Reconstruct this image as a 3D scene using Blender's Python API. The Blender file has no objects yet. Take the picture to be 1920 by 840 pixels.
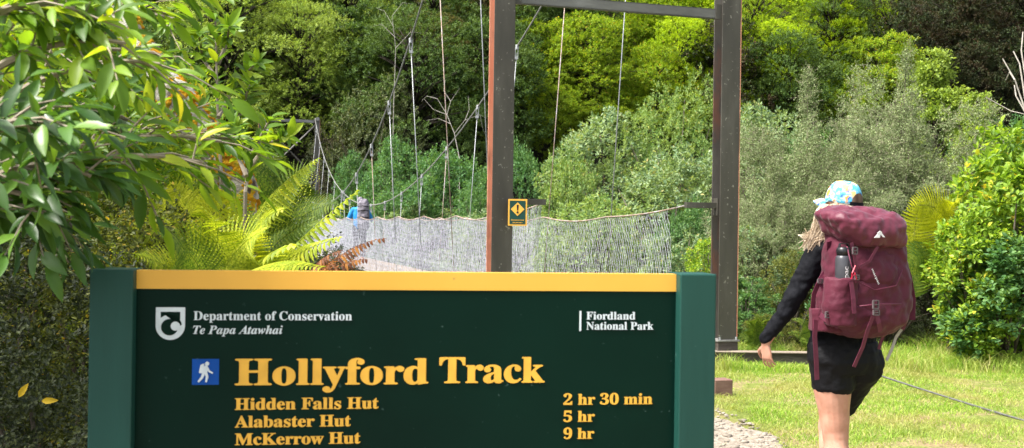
import bpy, bmesh, math, random
import numpy as np
from mathutils import Vector, Matrix, noise
R = math.radians
rng = np.random.default_rng(11)
random.seed(5)
scene = bpy.context.scene
COL = scene.collection
F = 2000.0
ROLL = R(0.8); CR, SR = math.cos(ROLL), math.sin(ROLL)
CAMZ = 1.5

def at(px, py, Y):
    dx, dy = px-960, py-420
    return Vector(((dx*CR+dy*SR)/F*Y, Y, CAMZ+(dx*SR-dy*CR)/F*Y))

# ---------------------------------------------------------------- object helpers
def props(o, label=None, cat=None, group=None, kind=None):
    if label: o['label'] = label
    if cat: o['category'] = cat
    if group: o['group'] = group
    if kind: o['kind'] = kind
    return o

def thing(name, label, cat, loc=(0,0,0), rz=0, group=None, scale=(1,1,1)):
    o = bpy.data.objects.new(name, None); COL.objects.link(o)
    o.location = loc; o.rotation_euler = (0,0,rz); o.scale = scale
    o.empty_display_size = .1
    return props(o, label, cat, group)

def link(name, me, mat=None, parent=None, label=None):
    o = bpy.data.objects.new(name, me); COL.objects.link(o)
    if mat is not None and len(me.materials) == 0: me.materials.append(mat)
    if parent is not None: o.parent = parent
    if label: o['label'] = label
    return o

def npmesh(name, verts, faces, smooth=False):
    verts = np.asarray(verts, dtype=np.float32).reshape(-1,3)
    faces = np.asarray(faces, dtype=np.int32)
    me = bpy.data.meshes.new(name)
    k = faces.shape[1]; n = faces.shape[0]
    me.vertices.add(len(verts)); me.vertices.foreach_set('co', verts.ravel())
    me.loops.add(n*k); me.loops.foreach_set('vertex_index', faces.ravel())
    me.polygons.add(n)
    me.polygons.foreach_set('loop_start', np.arange(0, n*k, k, dtype=np.int32))
    me.polygons.foreach_set('loop_total', np.full(n, k, dtype=np.int32))
    me.polygons.foreach_set('use_smooth', np.full(n, smooth, dtype=bool))
    me.update(calc_edges=True)
    return me

class MB:
    """collects verts and faces of any size"""
    def __init__(s): s.v=[]; s.f=[]
    def add(s, vs, fs):
        b=len(s.v); s.v.extend([tuple(v) for v in vs]); s.f.extend([tuple(i+b for i in f) for f in fs])
    def box(s, c, sz, rot=None):
        c=Vector(c); hx,hy,hz=[q/2 for q in sz]; vs=[]
        for z in(-hz,hz):
            for x,y in((-hx,-hy),(hx,-hy),(hx,hy),(-hx,hy)):
                p=Vector((x,y,z))
                if rot is not None: p=rot@p
                vs.append(c+p)
        s.add(vs,[(3,2,1,0),(4,5,6,7),(0,1,5,4),(1,2,6,5),(2,3,7,6),(3,0,4,7)])
    def tube(s, pts, rad, n=8, cap=True):
        pts=[Vector(p) for p in pts]; m=len(pts)
        if not hasattr(rad,'__len__'): rad=[rad]*m
        vs=[]; up=None
        for i,p in enumerate(pts):
            t=(pts[min(i+1,m-1)]-pts[max(i-1,0)])
            t = t.normalized() if t.length>1e-9 else Vector((0,0,1))
            if up is None:
                up = Vector((0,0,1)) if abs(t.z)<.9 else Vector((1,0,0))
            a=t.cross(up).normalized(); b=a.cross(t).normalized(); up=b
            for k in range(n):
                an=2*math.pi*k/n
                vs.append(p+(a*math.cos(an)+b*math.sin(an))*rad[i])
        fs=[]
        for i in range(m-1):
            for k in range(n):
                fs.append((i*n+k,i*n+(k+1)%n,(i+1)*n+(k+1)%n,(i+1)*n+k))
        if cap: fs += [tuple(reversed(range(n))), tuple(range((m-1)*n,m*n))]
        s.add(vs,fs)
    def rings(s, rings, n=20):
        """rings: (centre, half a along u1, half b along u2, u1, u2, power)"""
        vs=[]; m=len(rings)
        for (c,a,b,u1,u2,pw) in rings:
            c=Vector(c);u1=Vector(u1);u2=Vector(u2)
            for k in range(n):
                t=2*math.pi*k/n; ct,st=math.cos(t),math.sin(t)
                x=math.copysign(abs(ct)**(2/pw),ct)*a; y=math.copysign(abs(st)**(2/pw),st)*b
                vs.append(c+u1*x+u2*y)
        fs=[tuple(reversed(range(n))), tuple(range((m-1)*n,m*n))]
        for i in range(m-1):
            for k in range(n): fs.append((i*n+k,i*n+(k+1)%n,(i+1)*n+(k+1)%n,(i+1)*n+k))
        s.add(vs,fs)
    def ball(s, c, r, n=12, rot=None):
        if not hasattr(r,'__len__'): r=(r,r,r)
        c=Vector(c); vs=[]; m=n//2+1
        for i in range(1,m):
            ph=math.pi*i/m
            for k in range(n):
                th=2*math.pi*k/n
                p=Vector((math.sin(ph)*math.cos(th)*r[0],math.sin(ph)*math.sin(th)*r[1],math.cos(ph)*r[2]))
                if rot is not None: p=rot@p
                vs.append(c+p)
        t=Vector((0,0,r[2])); t = rot@t if rot is not None else t
        fs=[]
        for i in range(m-2):
            for k in range(n): fs.append((i*n+k,(i+1)*n+k,(i+1)*n+(k+1)%n,i*n+(k+1)%n))
        vs += [c+t, c-t]; T=len(vs)-2
        for k in range(n):
            fs.append((T,k,(k+1)%n)); fs.append((T+1,(m-2)*n+(k+1)%n,(m-2)*n+k))
        s.add(vs,fs)
    def ribbon(s, pts, w, wd, th=.0015):
        """flat webbing along pts, width direction wd"""
        pts=[Vector(p) for p in pts]; m=len(pts); vs=[]
        for i,p in enumerate(pts):
            t=(pts[min(i+1,m-1)]-pts[max(i-1,0)]).normalized()
            d=Vector(wd); d=(d-t*d.dot(t)).normalized(); nn=t.cross(d)
            for a,b in((-1,-1),(1,-1),(1,1),(-1,1)): vs.append(p+d*a*w/2+nn*b*th/2)
        fs=[(3,2,1,0),tuple(range((m-1)*4,m*4))]
        for i in range(m-1):
            for k in range(4): fs.append((i*4+k,i*4+(k+1)%4,(i+1)*4+(k+1)%4,(i+1)*4+k))
        s.add(vs,fs)
    def prism(s, poly, y0, y1, M=None):
        """poly [(x,z)] ccw seen from -y, extruded from y0 (front) to y1"""
        n=len(poly)
        vs=[Vector((x,y0,z)) for x,z in poly]+[Vector((x,y1,z)) for x,z in poly]
        if M is not None: vs=[M@v for v in vs]
        fs=[tuple(range(n)),tuple(reversed(range(n,2*n)))]
        for i in range(n): fs.append((i,i+n,(i+1)%n+n,(i+1)%n))
        s.add(vs,fs)
    def mesh(s, name, smooth=False, bevel=0):
        me=bpy.data.meshes.new(name); me.from_pydata(s.v,[],s.f); me.update()
        bm=bmesh.new(); bm.from_mesh(me)
        bmesh.ops.recalc_face_normals(bm, faces=bm.faces)
        if bevel: bmesh.ops.bevel(bm,geom=bm.edges[:],offset=bevel,segments=2,affect='EDGES',profile=.5)
        bm.to_mesh(me); bm.free()
        if smooth: me.polygons.foreach_set('use_smooth',[True]*len(me.polygons))
        me.update(); return me
    def build(s, name, mat, parent=None, smooth=False, bevel=0, label=None):
        return link(name, s.mesh(name,smooth,bevel), mat, parent, label)

def voxel(o, size, smooth=6, fac=.5, disp=None):
    m=o.modifiers.new('r','REMESH'); m.mode='VOXEL'; m.voxel_size=size; m.use_smooth_shade=True
    if smooth:
        m=o.modifiers.new('s','SMOOTH'); m.iterations=smooth; m.factor=fac
    if disp:
        for (st,sc,sd) in disp:
            t=bpy.data.textures.new('wrinkle','CLOUDS'); t.noise_scale=sc; t.noise_depth=sd
            d=o.modifiers.new('d','DISPLACE'); d.texture=t; d.strength=st; d.mid_level=.5; d.texture_coords='LOCAL'
    return o

# ---------------------------------------------------------------- materials
def newmat(name):
    m=bpy.data.materials.new(name); m.use_nodes=True
    nt=m.node_tree; b=nt.nodes['Principled BSDF']; return m,nt,b
def N(nt,t,**k):
    n=nt.nodes.new(t)
    for a,v in k.items(): setattr(n,a,v)
    return n
def ramp(nt, stops, fac, interp='LINEAR'):
    r=N(nt,'ShaderNodeValToRGB'); r.color_ramp.interpolation=interp
    e=r.color_ramp.elements
    while len(e)<len(stops): e.new(.5)
    for el,(p,c) in zip(e,stops): el.position=p; el.color=(*c,1)
    nt.links.new(fac,r.inputs[0]); return r.outputs[0]
def coords(nt, kind='Object', scale=(1,1,1)):
    tc=N(nt,'ShaderNodeTexCoord'); mp=N(nt,'ShaderNodeMapping'); mp.inputs['Scale'].default_value=scale
    nt.links.new(tc.outputs[kind],mp.inputs[0]); return mp.outputs[0]
def noisef(nt, vec, scale, detail=4, rough=.55, dist=0):
    n=N(nt,'ShaderNodeTexNoise'); n.inputs['Scale'].default_value=scale; n.inputs['Detail'].default_value=detail
    n.inputs['Roughness'].default_value=rough; n.inputs['Distortion'].default_value=dist
    nt.links.new(vec,n.inputs['Vector']); return n.outputs[0]
def mixc(nt, fac, a, b, mode='MIX'):
    m=N(nt,'ShaderNodeMix',data_type='RGBA',blend_type=mode)
    for s,v in ((0,fac),(6,a),(7,b)):
        if isinstance(v,(int,float)): m.inputs[s].default_value=v
        elif isinstance(v,tuple): m.inputs[s].default_value=(*v,1)
        else: nt.links.new(v,m.inputs[s])
    return m.outputs[2]
def bump(nt,b,h,strength=.3,dist=.01):
    n=N(nt,'ShaderNodeBump'); n.inputs['Strength'].default_value=strength; n.inputs['Distance'].default_value=dist
    nt.links.new(h,n.inputs['Height']); nt.links.new(n.outputs[0],b.inputs['Normal'])

def surf(name, stops, scale=8, rough=.6, spec=.4, bmp=.2, bscale=None, bdist=.004, stretch=(1,1,1), metallic=0, detail=5, spots=None, sheen=0):
    m,nt,b=newmat(name); v=coords(nt,'Object',stretch)
    f=noisef(nt,v,scale,detail)
    c=ramp(nt,stops,f)
    if spots:
        sc,thr,col=spots
        f2=noisef(nt,coords(nt,'Object'),sc,3,.6); r2=ramp(nt,[(thr,(0,0,0)),(thr+.05,(1,1,1))],f2)
        c=mixc(nt,r2,c,col)
    nt.links.new(c,b.inputs['Base Color'])
    b.inputs['Roughness'].default_value=rough; b.inputs['Specular IOR Level'].default_value=spec
    b.inputs['Metallic'].default_value=metallic
    if sheen: b.inputs['Sheen Weight'].default_value=sheen
    if bmp: bump(nt,b,noisef(nt,v,bscale or scale*4,4),bmp,bdist)
    return m

def foliage(name, stops, transl=.35, tcol=None, rough=.55, spec=.22, patch=None, patch_scale=.35):
    """per-leaf colour by mesh island, broad patches of a second colour, light passing through the blade"""
    m,nt,b=newmat(name)
    g=N(nt,'ShaderNodeNewGeometry')
    c=ramp(nt,stops,g.outputs['Random Per Island'])
    if patch:
        f=noisef(nt,coords(nt,'Object'),patch_scale,3,.6)
        r2=ramp(nt,[(.45,(0,0,0)),(.62,(1,1,1))],f)
        c=mixc(nt,r2,c,mixc(nt,.75,c,patch))
    nt.links.new(c,b.inputs['Base Color'])
    b.inputs['Roughness'].default_value=rough; b.inputs['Specular IOR Level'].default_value=spec
    t=N(nt,'ShaderNodeBsdfTranslucent')
    tc=mixc(nt,1.0,c,tcol or (1.6,1.5,.7),'MULTIPLY'); nt.links.new(tc,t.inputs[0])
    mx=N(nt,'ShaderNodeMixShader'); mx.inputs[0].default_value=transl
    nt.links.new(b.outputs[0],mx.inputs[1]); nt.links.new(t.outputs[0],mx.inputs[2])
    out=[n for n in nt.nodes if n.type=='OUTPUT_MATERIAL'][0]
    nt.links.new(mx.outputs[0],out.inputs[0])
    return m

def flat(name,col,rough=.5,spec=.4,metallic=0):
    m,nt,b=newmat(name)
    f=noisef(nt,coords(nt,'Object'),30,3)
    c=ramp(nt,[(.3,tuple(x*.9 for x in col)),(.7,tuple(min(1,x*1.08) for x in col))],f)
    nt.links.new(c,b.inputs['Base Color'])
    b.inputs['Roughness'].default_value=rough; b.inputs['Specular IOR Level'].default_value=spec; b.inputs['Metallic'].default_value=metallic
    return m

M={}
def mats():
    M['sign_green']=surf('sign_green',[(.3,(.0008,.012,.008)),(.7,(.0014,.017,.011))],3,.35,.10,.03,60,.001,spots=(70,.69,(.03,.06,.05)))
    M['post_green']=surf('post_green',[(.3,(.005,.038,.029)),(.7,(.012,.066,.051))],6,.5,.3,.25,90,.002,stretch=(1,1,.12),spots=(26,.70,(.045,.10,.085)))
    M['sign_yellow']=surf('sign_yellow',[(.3,(.72,.38,.05)),(.7,(.76,.41,.06))],5,.4,.4,.03,60,.001,spots=(40,.76,(.5,.3,.06)))
    M['letter_yellow']=flat('letter_yellow',(.74,.40,.045),.5)
    M['letter_white']=flat('letter_white',(.58,.64,.66),.5)
    M['sign_blue']=flat('sign_blue',(.001,.06,.30),.4,.2)
    M['steel']=surf('steel',[(.3,(.042,.038,.030)),(.55,(.062,.057,.045)),(.75,(.10,.094,.078))],5,.55,.4,.25,60,.003,stretch=(1,1,.25),spots=(24,.66,(.24,.23,.19)))
    M['rust']=surf('rust',[(.3,(.55,.23,.14)),(.58,(.60,.29,.19)),(.74,(.16,.09,.06))],4,.8,.2,.4,50,.003,stretch=(1,1,.35))
    M['steel_light']=surf('steel_light',[(.3,(.09,.09,.085)),(.55,(.13,.13,.12)),(.75,(.20,.20,.19))],7,.55,.4,.25,60,.003,stretch=(.25,1,1),spots=(30,.68,(.05,.045,.04)))
    M['steel_rust']=surf('steel_rust',[(.35,(.16,.15,.13)),(.55,(.10,.09,.08)),(.72,(.30,.11,.06))],3,.65,.3,.3,50,.003,stretch=(1,1,.35))
    M['galv']=surf('galv',[(.3,(.22,.225,.23)),(.7,(.38,.39,.40))],30,.45,.5,.2,120,.001,metallic=.3)
    M['galv_rust']=surf('galv_rust',[(.3,(.42,.40,.40)),(.55,(.30,.20,.14)),(.7,(.55,.52,.50))],5,.6,.4,.2,120,.001,metallic=.2)
    M['net']=surf('net',[(.3,(.30,.30,.35)),(.7,(.52,.52,.58))],9,.45,.5,0,metallic=.15)
    M['cable']=surf('cable',[(.3,(.13,.13,.12)),(.7,(.24,.235,.22))],20,.6,.4,.3,200,.002)
    M['timber']=surf('timber',[(.25,(.16,.12,.09)),(.6,(.28,.23,.18)),(.8,(.10,.08,.06))],6,.85,.2,.5,30,.006,stretch=(.3,2,2))
    M['block']=surf('block',[(.3,(.12,.065,.05)),(.6,(.20,.12,.095)),(.8,(.09,.055,.045))],8,.85,.2,.5,30,.006,stretch=(.3,2,2))
    M['sleeper']=surf('sleeper',[(.3,(.035,.030,.025)),(.55,(.075,.065,.055)),(.8,(.14,.12,.10))],7,.85,.2,.5,30,.006,stretch=(.4,2,2))
    M['bark']=surf('bark',[(.3,(.035,.028,.02)),(.55,(.09,.075,.055)),(.75,(.17,.16,.13))],9,.9,.2,.6,24,.02,stretch=(1,1,.4))
    M['bark_dark']=surf('bark_dark',[(.3,(.018,.015,.011)),(.7,(.045,.038,.029))],9,.9,.1,0)
    M['bark_pale']=surf('bark_pale',[(.3,(.22,.20,.17)),(.6,(.36,.33,.29))],12,.85,.2,.4,24,.01)
    M['twig']=surf('twig',[(.3,(.16,.13,.09)),(.7,(.30,.26,.20))],14,.85,.2,0)
    M['moss_bark']=surf('moss_bark',[(.32,(.07,.05,.035)),(.48,(.34,.31,.24)),(.60,(.48,.46,.38))],14,.9,.2,.9,40,.02)
    M['moss']=surf('moss',[(.3,(.22,.09,.01)),(.5,(.50,.24,.01)),(.7,(.36,.34,.03))],25,.95,.1,.9,70,.02)
    Fm=foliage
    M['beech_pale']=Fm('beech_pale',[(0,(.13,.20,.030)),(.5,(.22,.32,.05)),(1,(.34,.43,.09))],.38,patch=(.32,.40,.11))
    M['bank_pale']=Fm('bank_pale',[(0,(.06,.13,.03)),(.5,(.15,.25,.07)),(.95,(.30,.40,.14)),(1,(.45,.38,.10))],.35,patch=(.22,.30,.07),patch_scale=.9)
    M['beech_yellow']=Fm('beech_yellow',[(0,(.17,.28,.010)),(.5,(.31,.44,.015)),(1,(.46,.56,.03))],.45,patch=(.18,.30,.012))
    M['beech_gold']=Fm('beech_gold',[(0,(.10,.18,.012)),(.5,(.20,.32,.018)),(.92,(.34,.44,.04)),(1,(.50,.30,.025))],.42,patch=(.13,.20,.012))
    M['beech_olive']=Fm('beech_olive',[(0,(.028,.052,.012)),(.5,(.070,.110,.022)),(.9,(.14,.18,.04)),(1,(.19,.10,.03))],.28,patch=(.12,.075,.035))
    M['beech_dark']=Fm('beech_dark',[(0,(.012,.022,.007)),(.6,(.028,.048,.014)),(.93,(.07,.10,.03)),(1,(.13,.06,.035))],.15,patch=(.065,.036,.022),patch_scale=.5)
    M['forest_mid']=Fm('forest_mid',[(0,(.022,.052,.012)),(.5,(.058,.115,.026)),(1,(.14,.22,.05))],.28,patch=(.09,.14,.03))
    M['yellow_leaf']=Fm('yellow_leaf',[(0,(.62,.42,.03)),(1,(.62,.42,.03))],.35)
    M['broad_olive']=Fm('broad_olive',[(0,(.035,.055,.016)),(.6,(.085,.115,.032)),(1,(.19,.21,.09))],.22,spec=.35)
    M['broad_mid']=Fm('broad_mid',[(0,(.035,.090,.025)),(.5,(.080,.180,.045)),(1,(.17,.29,.09))],.33,spec=.3,patch=(.06,.16,.05),patch_scale=1)
    M['broad_blue']=Fm('broad_blue',[(0,(.070,.135,.060)),(.5,(.17,.26,.13)),(.93,(.31,.40,.22)),(1,(.40,.34,.12))],.33,spec=.3,patch=(.21,.29,.09),patch_scale=.9)
    M['broad_lime']=Fm('broad_lime',[(0,(.090,.180,.018)),(.5,(.20,.33,.03)),(.92,(.32,.44,.05)),(1,(.55,.42,.04))],.42,spec=.4)
    M['fine_olive']=Fm('fine_olive',[(0,(.035,.048,.010)),(.5,(.095,.12,.020)),(.95,(.20,.22,.05)),(1,(.45,.30,.03))],.38,spec=.3)
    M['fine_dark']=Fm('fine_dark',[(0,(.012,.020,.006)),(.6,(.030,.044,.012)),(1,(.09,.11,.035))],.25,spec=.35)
    M['fine_yellow']=Fm('fine_yellow',[(0,(.09,.15,.010)),(.5,(.20,.28,.015)),(1,(.38,.42,.035))],.5,spec=.25)
    M['grey_leaf']=Fm('grey_leaf',[(0,(.10,.145,.05)),(.5,(.19,.25,.095)),(1,(.36,.42,.21))],.25,tcol=(1.2,1.2,.9),spec=.2)
    M['big_leaf']=Fm('big_leaf',[(0,(.055,.125,.014)),(.45,(.14,.26,.018)),(.8,(.28,.40,.024)),(.975,(.38,.46,.03)),(1,(.65,.33,.02))],.45,rough=.42,spec=.3)
    M['big_leaf_dark']=Fm('big_leaf_dark',[(0,(.028,.075,.014)),(.6,(.065,.15,.022)),(1,(.14,.25,.03))],.3,rough=.38,spec=.35)
    M['fern_yellow']=Fm('fern_yellow',[(0,(.18,.26,.015)),(.5,(.34,.41,.02)),(1,(.54,.56,.05))],.42,spec=.3,tcol=(1.35,1.35,.6))
    M['fern_bright']=Fm('fern_bright',[(0,(.30,.34,.015)),(.5,(.46,.50,.02)),(1,(.62,.62,.05))],.45,spec=.2,tcol=(1.3,1.25,.5))  # brighter copy of fern_yellow, lit look put into the frond colour
    M['fern_green']=Fm('fern_green',[(0,(.06,.12,.015)),(.5,(.12,.20,.022)),(1,(.22,.28,.04))],.4,spec=.3)
    M['fern_brown']=Fm('fern_brown',[(0,(.09,.035,.02)),(.6,(.19,.075,.03)),(1,(.42,.19,.04))],.3,tcol=(1.3,1,.6),spec=.2)
    M['grass']=Fm('grass',[(0,(.11,.22,.020)),(.5,(.21,.36,.032)),(.80,(.32,.45,.06)),(1,(.50,.44,.20))],.35,spec=.3,patch=(.36,.33,.12),patch_scale=1.3)
    M['skin']=surf('skin',[(.35,(.40,.19,.125)),(.65,(.52,.28,.20))],14,.5,.35,.15,200,.001)
    M['skin'].node_tree.nodes['Principled BSDF'].inputs['Subsurface Weight'].default_value=.12
    M['skin'].node_tree.nodes['Principled BSDF'].inputs['Subsurface Radius'].default_value=(.02,.008,.004)
    M['hair']=surf('hair',[(.3,(.26,.19,.13)),(.5,(.48,.38,.29)),(.7,(.66,.56,.46))],40,.4,.5,.5,90,.004,stretch=(1,1,.06))
    M['hair_dark']=surf('hair_dark',[(.3,(.06,.035,.022)),(.7,(.15,.095,.06))],60,.6,.3,.4,90,.003,stretch=(1,1,.1))
    M['black_cloth']=surf('black_cloth',[(.3,(.0028,.003,.0048)),(.7,(.005,.0055,.008))],10,.8,.15,.5,26,.010)
    M['shorts']=surf('shorts',[(.3,(.0025,.0025,.0035)),(.7,(.004,.004,.0055))],10,.7,.2,.4,22,.008,stretch=(1,1,2.2))
    M['maroon']=surf('maroon',[(.3,(.060,.0085,.019)),(.7,(.088,.014,.028))],7,.6,.2,.5,34,.006,sheen=.05)
    M['maroon_lid']=surf('maroon_lid',[(.3,(.080,.011,.025)),(.7,(.115,.019,.037))],7,.5,.3,.5,16,.012,sheen=.08)
    M['webbing']=surf('webbing',[(.3,(.085,.012,.030)),(.7,(.12,.022,.045))],30,.6,.3,.3,400,.001)
    M['buckle']=flat('buckle',(.10,.08,.085),.4)
    M['red_cord']=flat('red_cord',(.45,.01,.04),.5)
    M['bottle_grey']=flat('bottle_grey',(.045,.045,.052),.3,.5)
    M['bottle_cap']=flat('bottle_cap',(.012,.012,.014),.35)
    M['logo_white']=flat('logo_white',(.75,.73,.74),.5)
    M['pack_grey']=surf('pack_grey',[(.3,(.11,.10,.12)),(.7,(.20,.18,.21))],9,.7,.3,.4,20,.01)
    M['jacket_blue']=surf('jacket_blue',[(.3,(.01,.16,.42)),(.7,(.02,.24,.55))],9,.7,.3,.2,20,.01)
    m,nt,b=newmat('hair_strand'); g=N(nt,'ShaderNodeNewGeometry')
    nt.links.new(ramp(nt,[(0,(.34,.25,.16)),(.4,(.60,.48,.34)),(1,(.85,.74,.58))],g.outputs['Random Per Island']),b.inputs['Base Color']); b.inputs['Roughness'].default_value=.4; M['hair_strand']=m
    M['stay']=surf('stay',[(.3,(.06,.06,.055)),(.7,(.13,.13,.12))],20,.6,.4,.3,200,.002)
    # floral cap: pale watercolour ground with blue, navy, orange and pink blossoms
    m,nt,b=newmat('cap_print'); v=coords(nt,'Object')
    c=ramp(nt,[(.34,(.52,.66,.68)),(.46,(.24,.55,.66)),(.56,(.04,.36,.55)),(.68,(.45,.64,.68))],noisef(nt,v,22,3,.6,.6))
    for sc,off,thr,col in((18,3.1,.30,(.75,.27,.05)),(21,7.7,.17,(.05,.12,.38)),(20,1.3,.26,(.75,.50,.18)),(17,5.2,.19,(.08,.40,.62))):
        mp=N(nt,'ShaderNodeMapping'); mp.inputs['Location'].default_value=(off,off*.7,off*.3); nt.links.new(v,mp.inputs[0])
        nz=N(nt,'ShaderNodeTexNoise'); nz.inputs['Scale'].default_value=60; nt.links.new(mp.outputs[0],nz.inputs['Vector'])
        wv=N(nt,'ShaderNodeMix',data_type='VECTOR'); wv.inputs[0].default_value=.03; nt.links.new(mp.outputs[0],wv.inputs[4]); nt.links.new(nz.outputs['Color'],wv.inputs[5])
        vo=N(nt,'ShaderNodeTexVoronoi'); vo.inputs['Scale'].default_value=sc; nt.links.new(wv.outputs[1],vo.inputs['Vector'])
        k=ramp(nt,[(thr,(1,1,1)),(thr+.14,(0,0,0))],vo.outputs['Distance']); c=mixc(nt,k,c,col)
    nt.links.new(c,b.inputs['Base Color']); b.inputs['Roughness'].default_value=.85; b.inputs['Specular IOR Level'].default_value=.2
    M['cap_print']=m
    # ground
    m,nt,b=newmat('ground'); v=coords(nt,'Object')
    turf=ramp(nt,[(.3,(.10,.14,.025)),(.47,(.17,.20,.045)),(.56,(.26,.22,.10)),(.7,(.27,.19,.11))],noisef(nt,v,1.7,6,.65))
    fine=ramp(nt,[(.35,(.55,.55,.55)),(.65,(1.2,1.2,1.2))],noisef(nt,v,38,4,.7))
    turf=mixc(nt,1.0,turf,fine,'MULTIPLY')
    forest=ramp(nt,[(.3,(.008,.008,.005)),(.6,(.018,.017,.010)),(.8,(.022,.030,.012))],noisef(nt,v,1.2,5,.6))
    sx=N(nt,'ShaderNodeSeparateXYZ'); nt.links.new(v,sx.inputs[0])
    def step(val,lo,hi,flip=False):
        mr=N(nt,'ShaderNodeMapRange'); mr.inputs[1].default_value=lo; mr.inputs[2].default_value=hi
        if flip: mr.inputs[3].default_value=1; mr.inputs[4].default_value=0
        nt.links.new(val,mr.inputs[0]); return mr.outputs[0]
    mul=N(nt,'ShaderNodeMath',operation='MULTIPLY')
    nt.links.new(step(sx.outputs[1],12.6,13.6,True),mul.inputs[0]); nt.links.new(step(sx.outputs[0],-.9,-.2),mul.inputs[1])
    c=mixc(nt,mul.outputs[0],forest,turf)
    nt.links.new(c,b.inputs['Base Color']); b.inputs['Roughness'].default_value=.95; b.inputs['Specular IOR Level'].default_value=.1
    bump(nt,b,noisef(nt,v,30,5,.7),.7,.03); M['ground']=m
    M['gravel']=surf('gravel',[(.3,(.15,.125,.095)),(.5,(.26,.22,.175)),(.7,(.37,.33,.27))],26,.95,.1,.9,60,.02,detail=6)
    M['pebble']=surf('pebble',[(.35,(.13,.11,.085)),(.65,(.32,.28,.23))],9,.85,.2,.2)
    M['water']=surf('water',[(.3,(.05,.09,.08)),(.7,(.08,.13,.11))],.6,.08,.5,.3,3,.05)
    M['riverbed']=surf('riverbed',[(.3,(.24,.23,.21)),(.7,(.42,.40,.36))],3,.9,.2,.5,8,.05)
# ---------------------------------------------------------------- terrain
AX = np.array([-.286,.958]); O0=np.array([1.04,11.4])
def ground(x, y):
    s=(x-O0[0])*AX[0]+(y-O0[1])*AX[1]; w=(x-O0[0])*AX[1]-(y-O0[1])*AX[0]
    sm=lambda t: max(0,min(1,t))**2*(3-2*max(0,min(1,t)))
    far = 34 - 20*sm((w-1)/7)          # where the far bank begins
    z = 0.0 + .04*noise.noise((x*.3,y*.3,0))
    side = sm((w-.8)/2.2)
    drop = sm((s-1.6)/3.6)*(1-.80*side); rise = sm((s-far)/4)
    z -= 2.7*drop*(1-rise)+ .5*drop*rise
    if s>42: z += .78*(s-42)**1.0 * min(1,(s-42)/6) + .8*noise.noise((x*.08,y*.08,3))
    return z
def terrain():
    xs=np.concatenate([np.arange(-110,-14,2.5),np.arange(-14,14,.5),np.arange(14,112,2.5)])
    ys=np.concatenate([np.arange(-30,2,2.0),np.arange(2,24,.5),np.arange(24,135,2.0)])
    V=[(x,y,min(ground(x,y),52)) for y in ys for x in xs]
    nx=len(xs); F_=[(j*nx+i,j*nx+i+1,(j+1)*nx+i+1,(j+1)*nx+i) for j in range(len(ys)-1) for i in range(nx-1)]
    o=link('ground',npmesh('ground',V,F_,True),M['ground']); props(o,kind='structure')
    v=[(-90,14,-2.25),(30,14,-2.25),(30,50,-2.25),(-90,50,-2.25)]
    o=link('river_water',npmesh('river_water',v,[(0,1,2,3)]),M['water']); props(o,kind='structure')
    # gravel path, ragged outline, a few mm over the turf
    pts=[]
    left=[(-1.3,-4),(-1.2,0),(-.9,3),(-.5,5),(.1,7),(.35,8.6),(.5,10),(.55,11.6)]
    right=[(1.0,11.6),(1.0,10.2),(1.25,9.2),(1.62,8.4),(1.90,7.6),(1.97,6.6),(1.9,5),(1.7,3),(1.5,0),(1.4,-4)]
    path=left+right; out=[]
    for i,(x,y) in enumerate(path):
        x2,y2=path[(i+1)%len(path)]
        for k in range(8):
            t=k/8; px,py=x+(x2-x)*t,y+(y2-y)*t; n=noise.noise((px*2.3,py*2.3,1))*.16+noise.noise((px*9,py*9,1))*.06
            out.append((px+n,py+n*.6))
    mb=MB(); L=[(x,y,ground(x,y)+.012) for x,y in out]
    bm=bmesh.new(); vs=[bm.verts.new(p) for p in L]; bm.faces.new(vs); bmesh.ops.triangulate(bm,faces=bm.faces[:])
    me=bpy.data.meshes.new('path'); bm.to_mesh(me); bm.free()
    o=link('gravel_path',me,M['gravel']); props(o,kind='structure')

# ---------------------------------------------------------------- leaves
def unit(a): return a/np.maximum(np.linalg.norm(a,axis=1,keepdims=True),1e-9)
def rnd(n): return rng.normal(size=(n,3))
def diamonds(P,D,Nn,L,W,fold=.12):
    n=len(P); D=unit(D); S=unit(np.cross(D,Nn)); Nn=np.cross(S,D)
    L=np.broadcast_to(L,(n,))[:,None]; W=np.broadcast_to(W,(n,))[:,None]
    v=np.empty((n,4,3)); mid=P+D*L*.48+Nn*W*fold
    v[:,0]=P; v[:,1]=mid+S*W*.5; v[:,2]=P+D*L; v[:,3]=mid-S*W*.5
    b=np.arange(n)[:,None]*4
    f=np.concatenate([b+np.array([0,1,2]),b+np.array([0,2,3])])
    return v.reshape(-1,3),f
def blades(P,D,Nn,L,W,curl=.18):
    n=len(P); D=unit(D); S=unit(np.cross(D,Nn)); Nn=np.cross(S,D)
    L=np.broadcast_to(L,(n,))[:,None]; W=np.broadcast_to(W,(n,))[:,None]; cu=np.broadcast_to(curl,(n,))[:,None]
    v=np.empty((n,14,3)); k=1; v[:,0]=P
    for t,w in((.14,.5),(.36,.95),(.62,.9),(.84,.5)):
        c=P+D*L*t-Nn*cu*L*t*t; up=Nn*W*.14*w*1.6
        v[:,k]=c+S*W*.5*w+up; v[:,k+1]=c; v[:,k+2]=c-S*W*.5*w+up; k+=3
    v[:,13]=P+D*L-Nn*cu*L
    T=[(0,1,2),(0,2,3)]
    for r in range(3):
        a=1+3*r; T+=[(a,a+3,a+4),(a,a+4,a+1),(a+1,a+4,a+5),(a+1,a+5,a+2)]
    T+=[(10,13,11),(11,13,12)]
    b=np.arange(n)[:,None]*14
    f=np.concatenate([b+np.array(t) for t in T]); return v.reshape(-1,3),f
def join(parts):
    vs=[];fs=[];o=0
    for v,f in parts: vs.append(v); fs.append(f+o); o+=len(v)
    return np.concatenate(vs),np.concatenate(fs)

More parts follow.
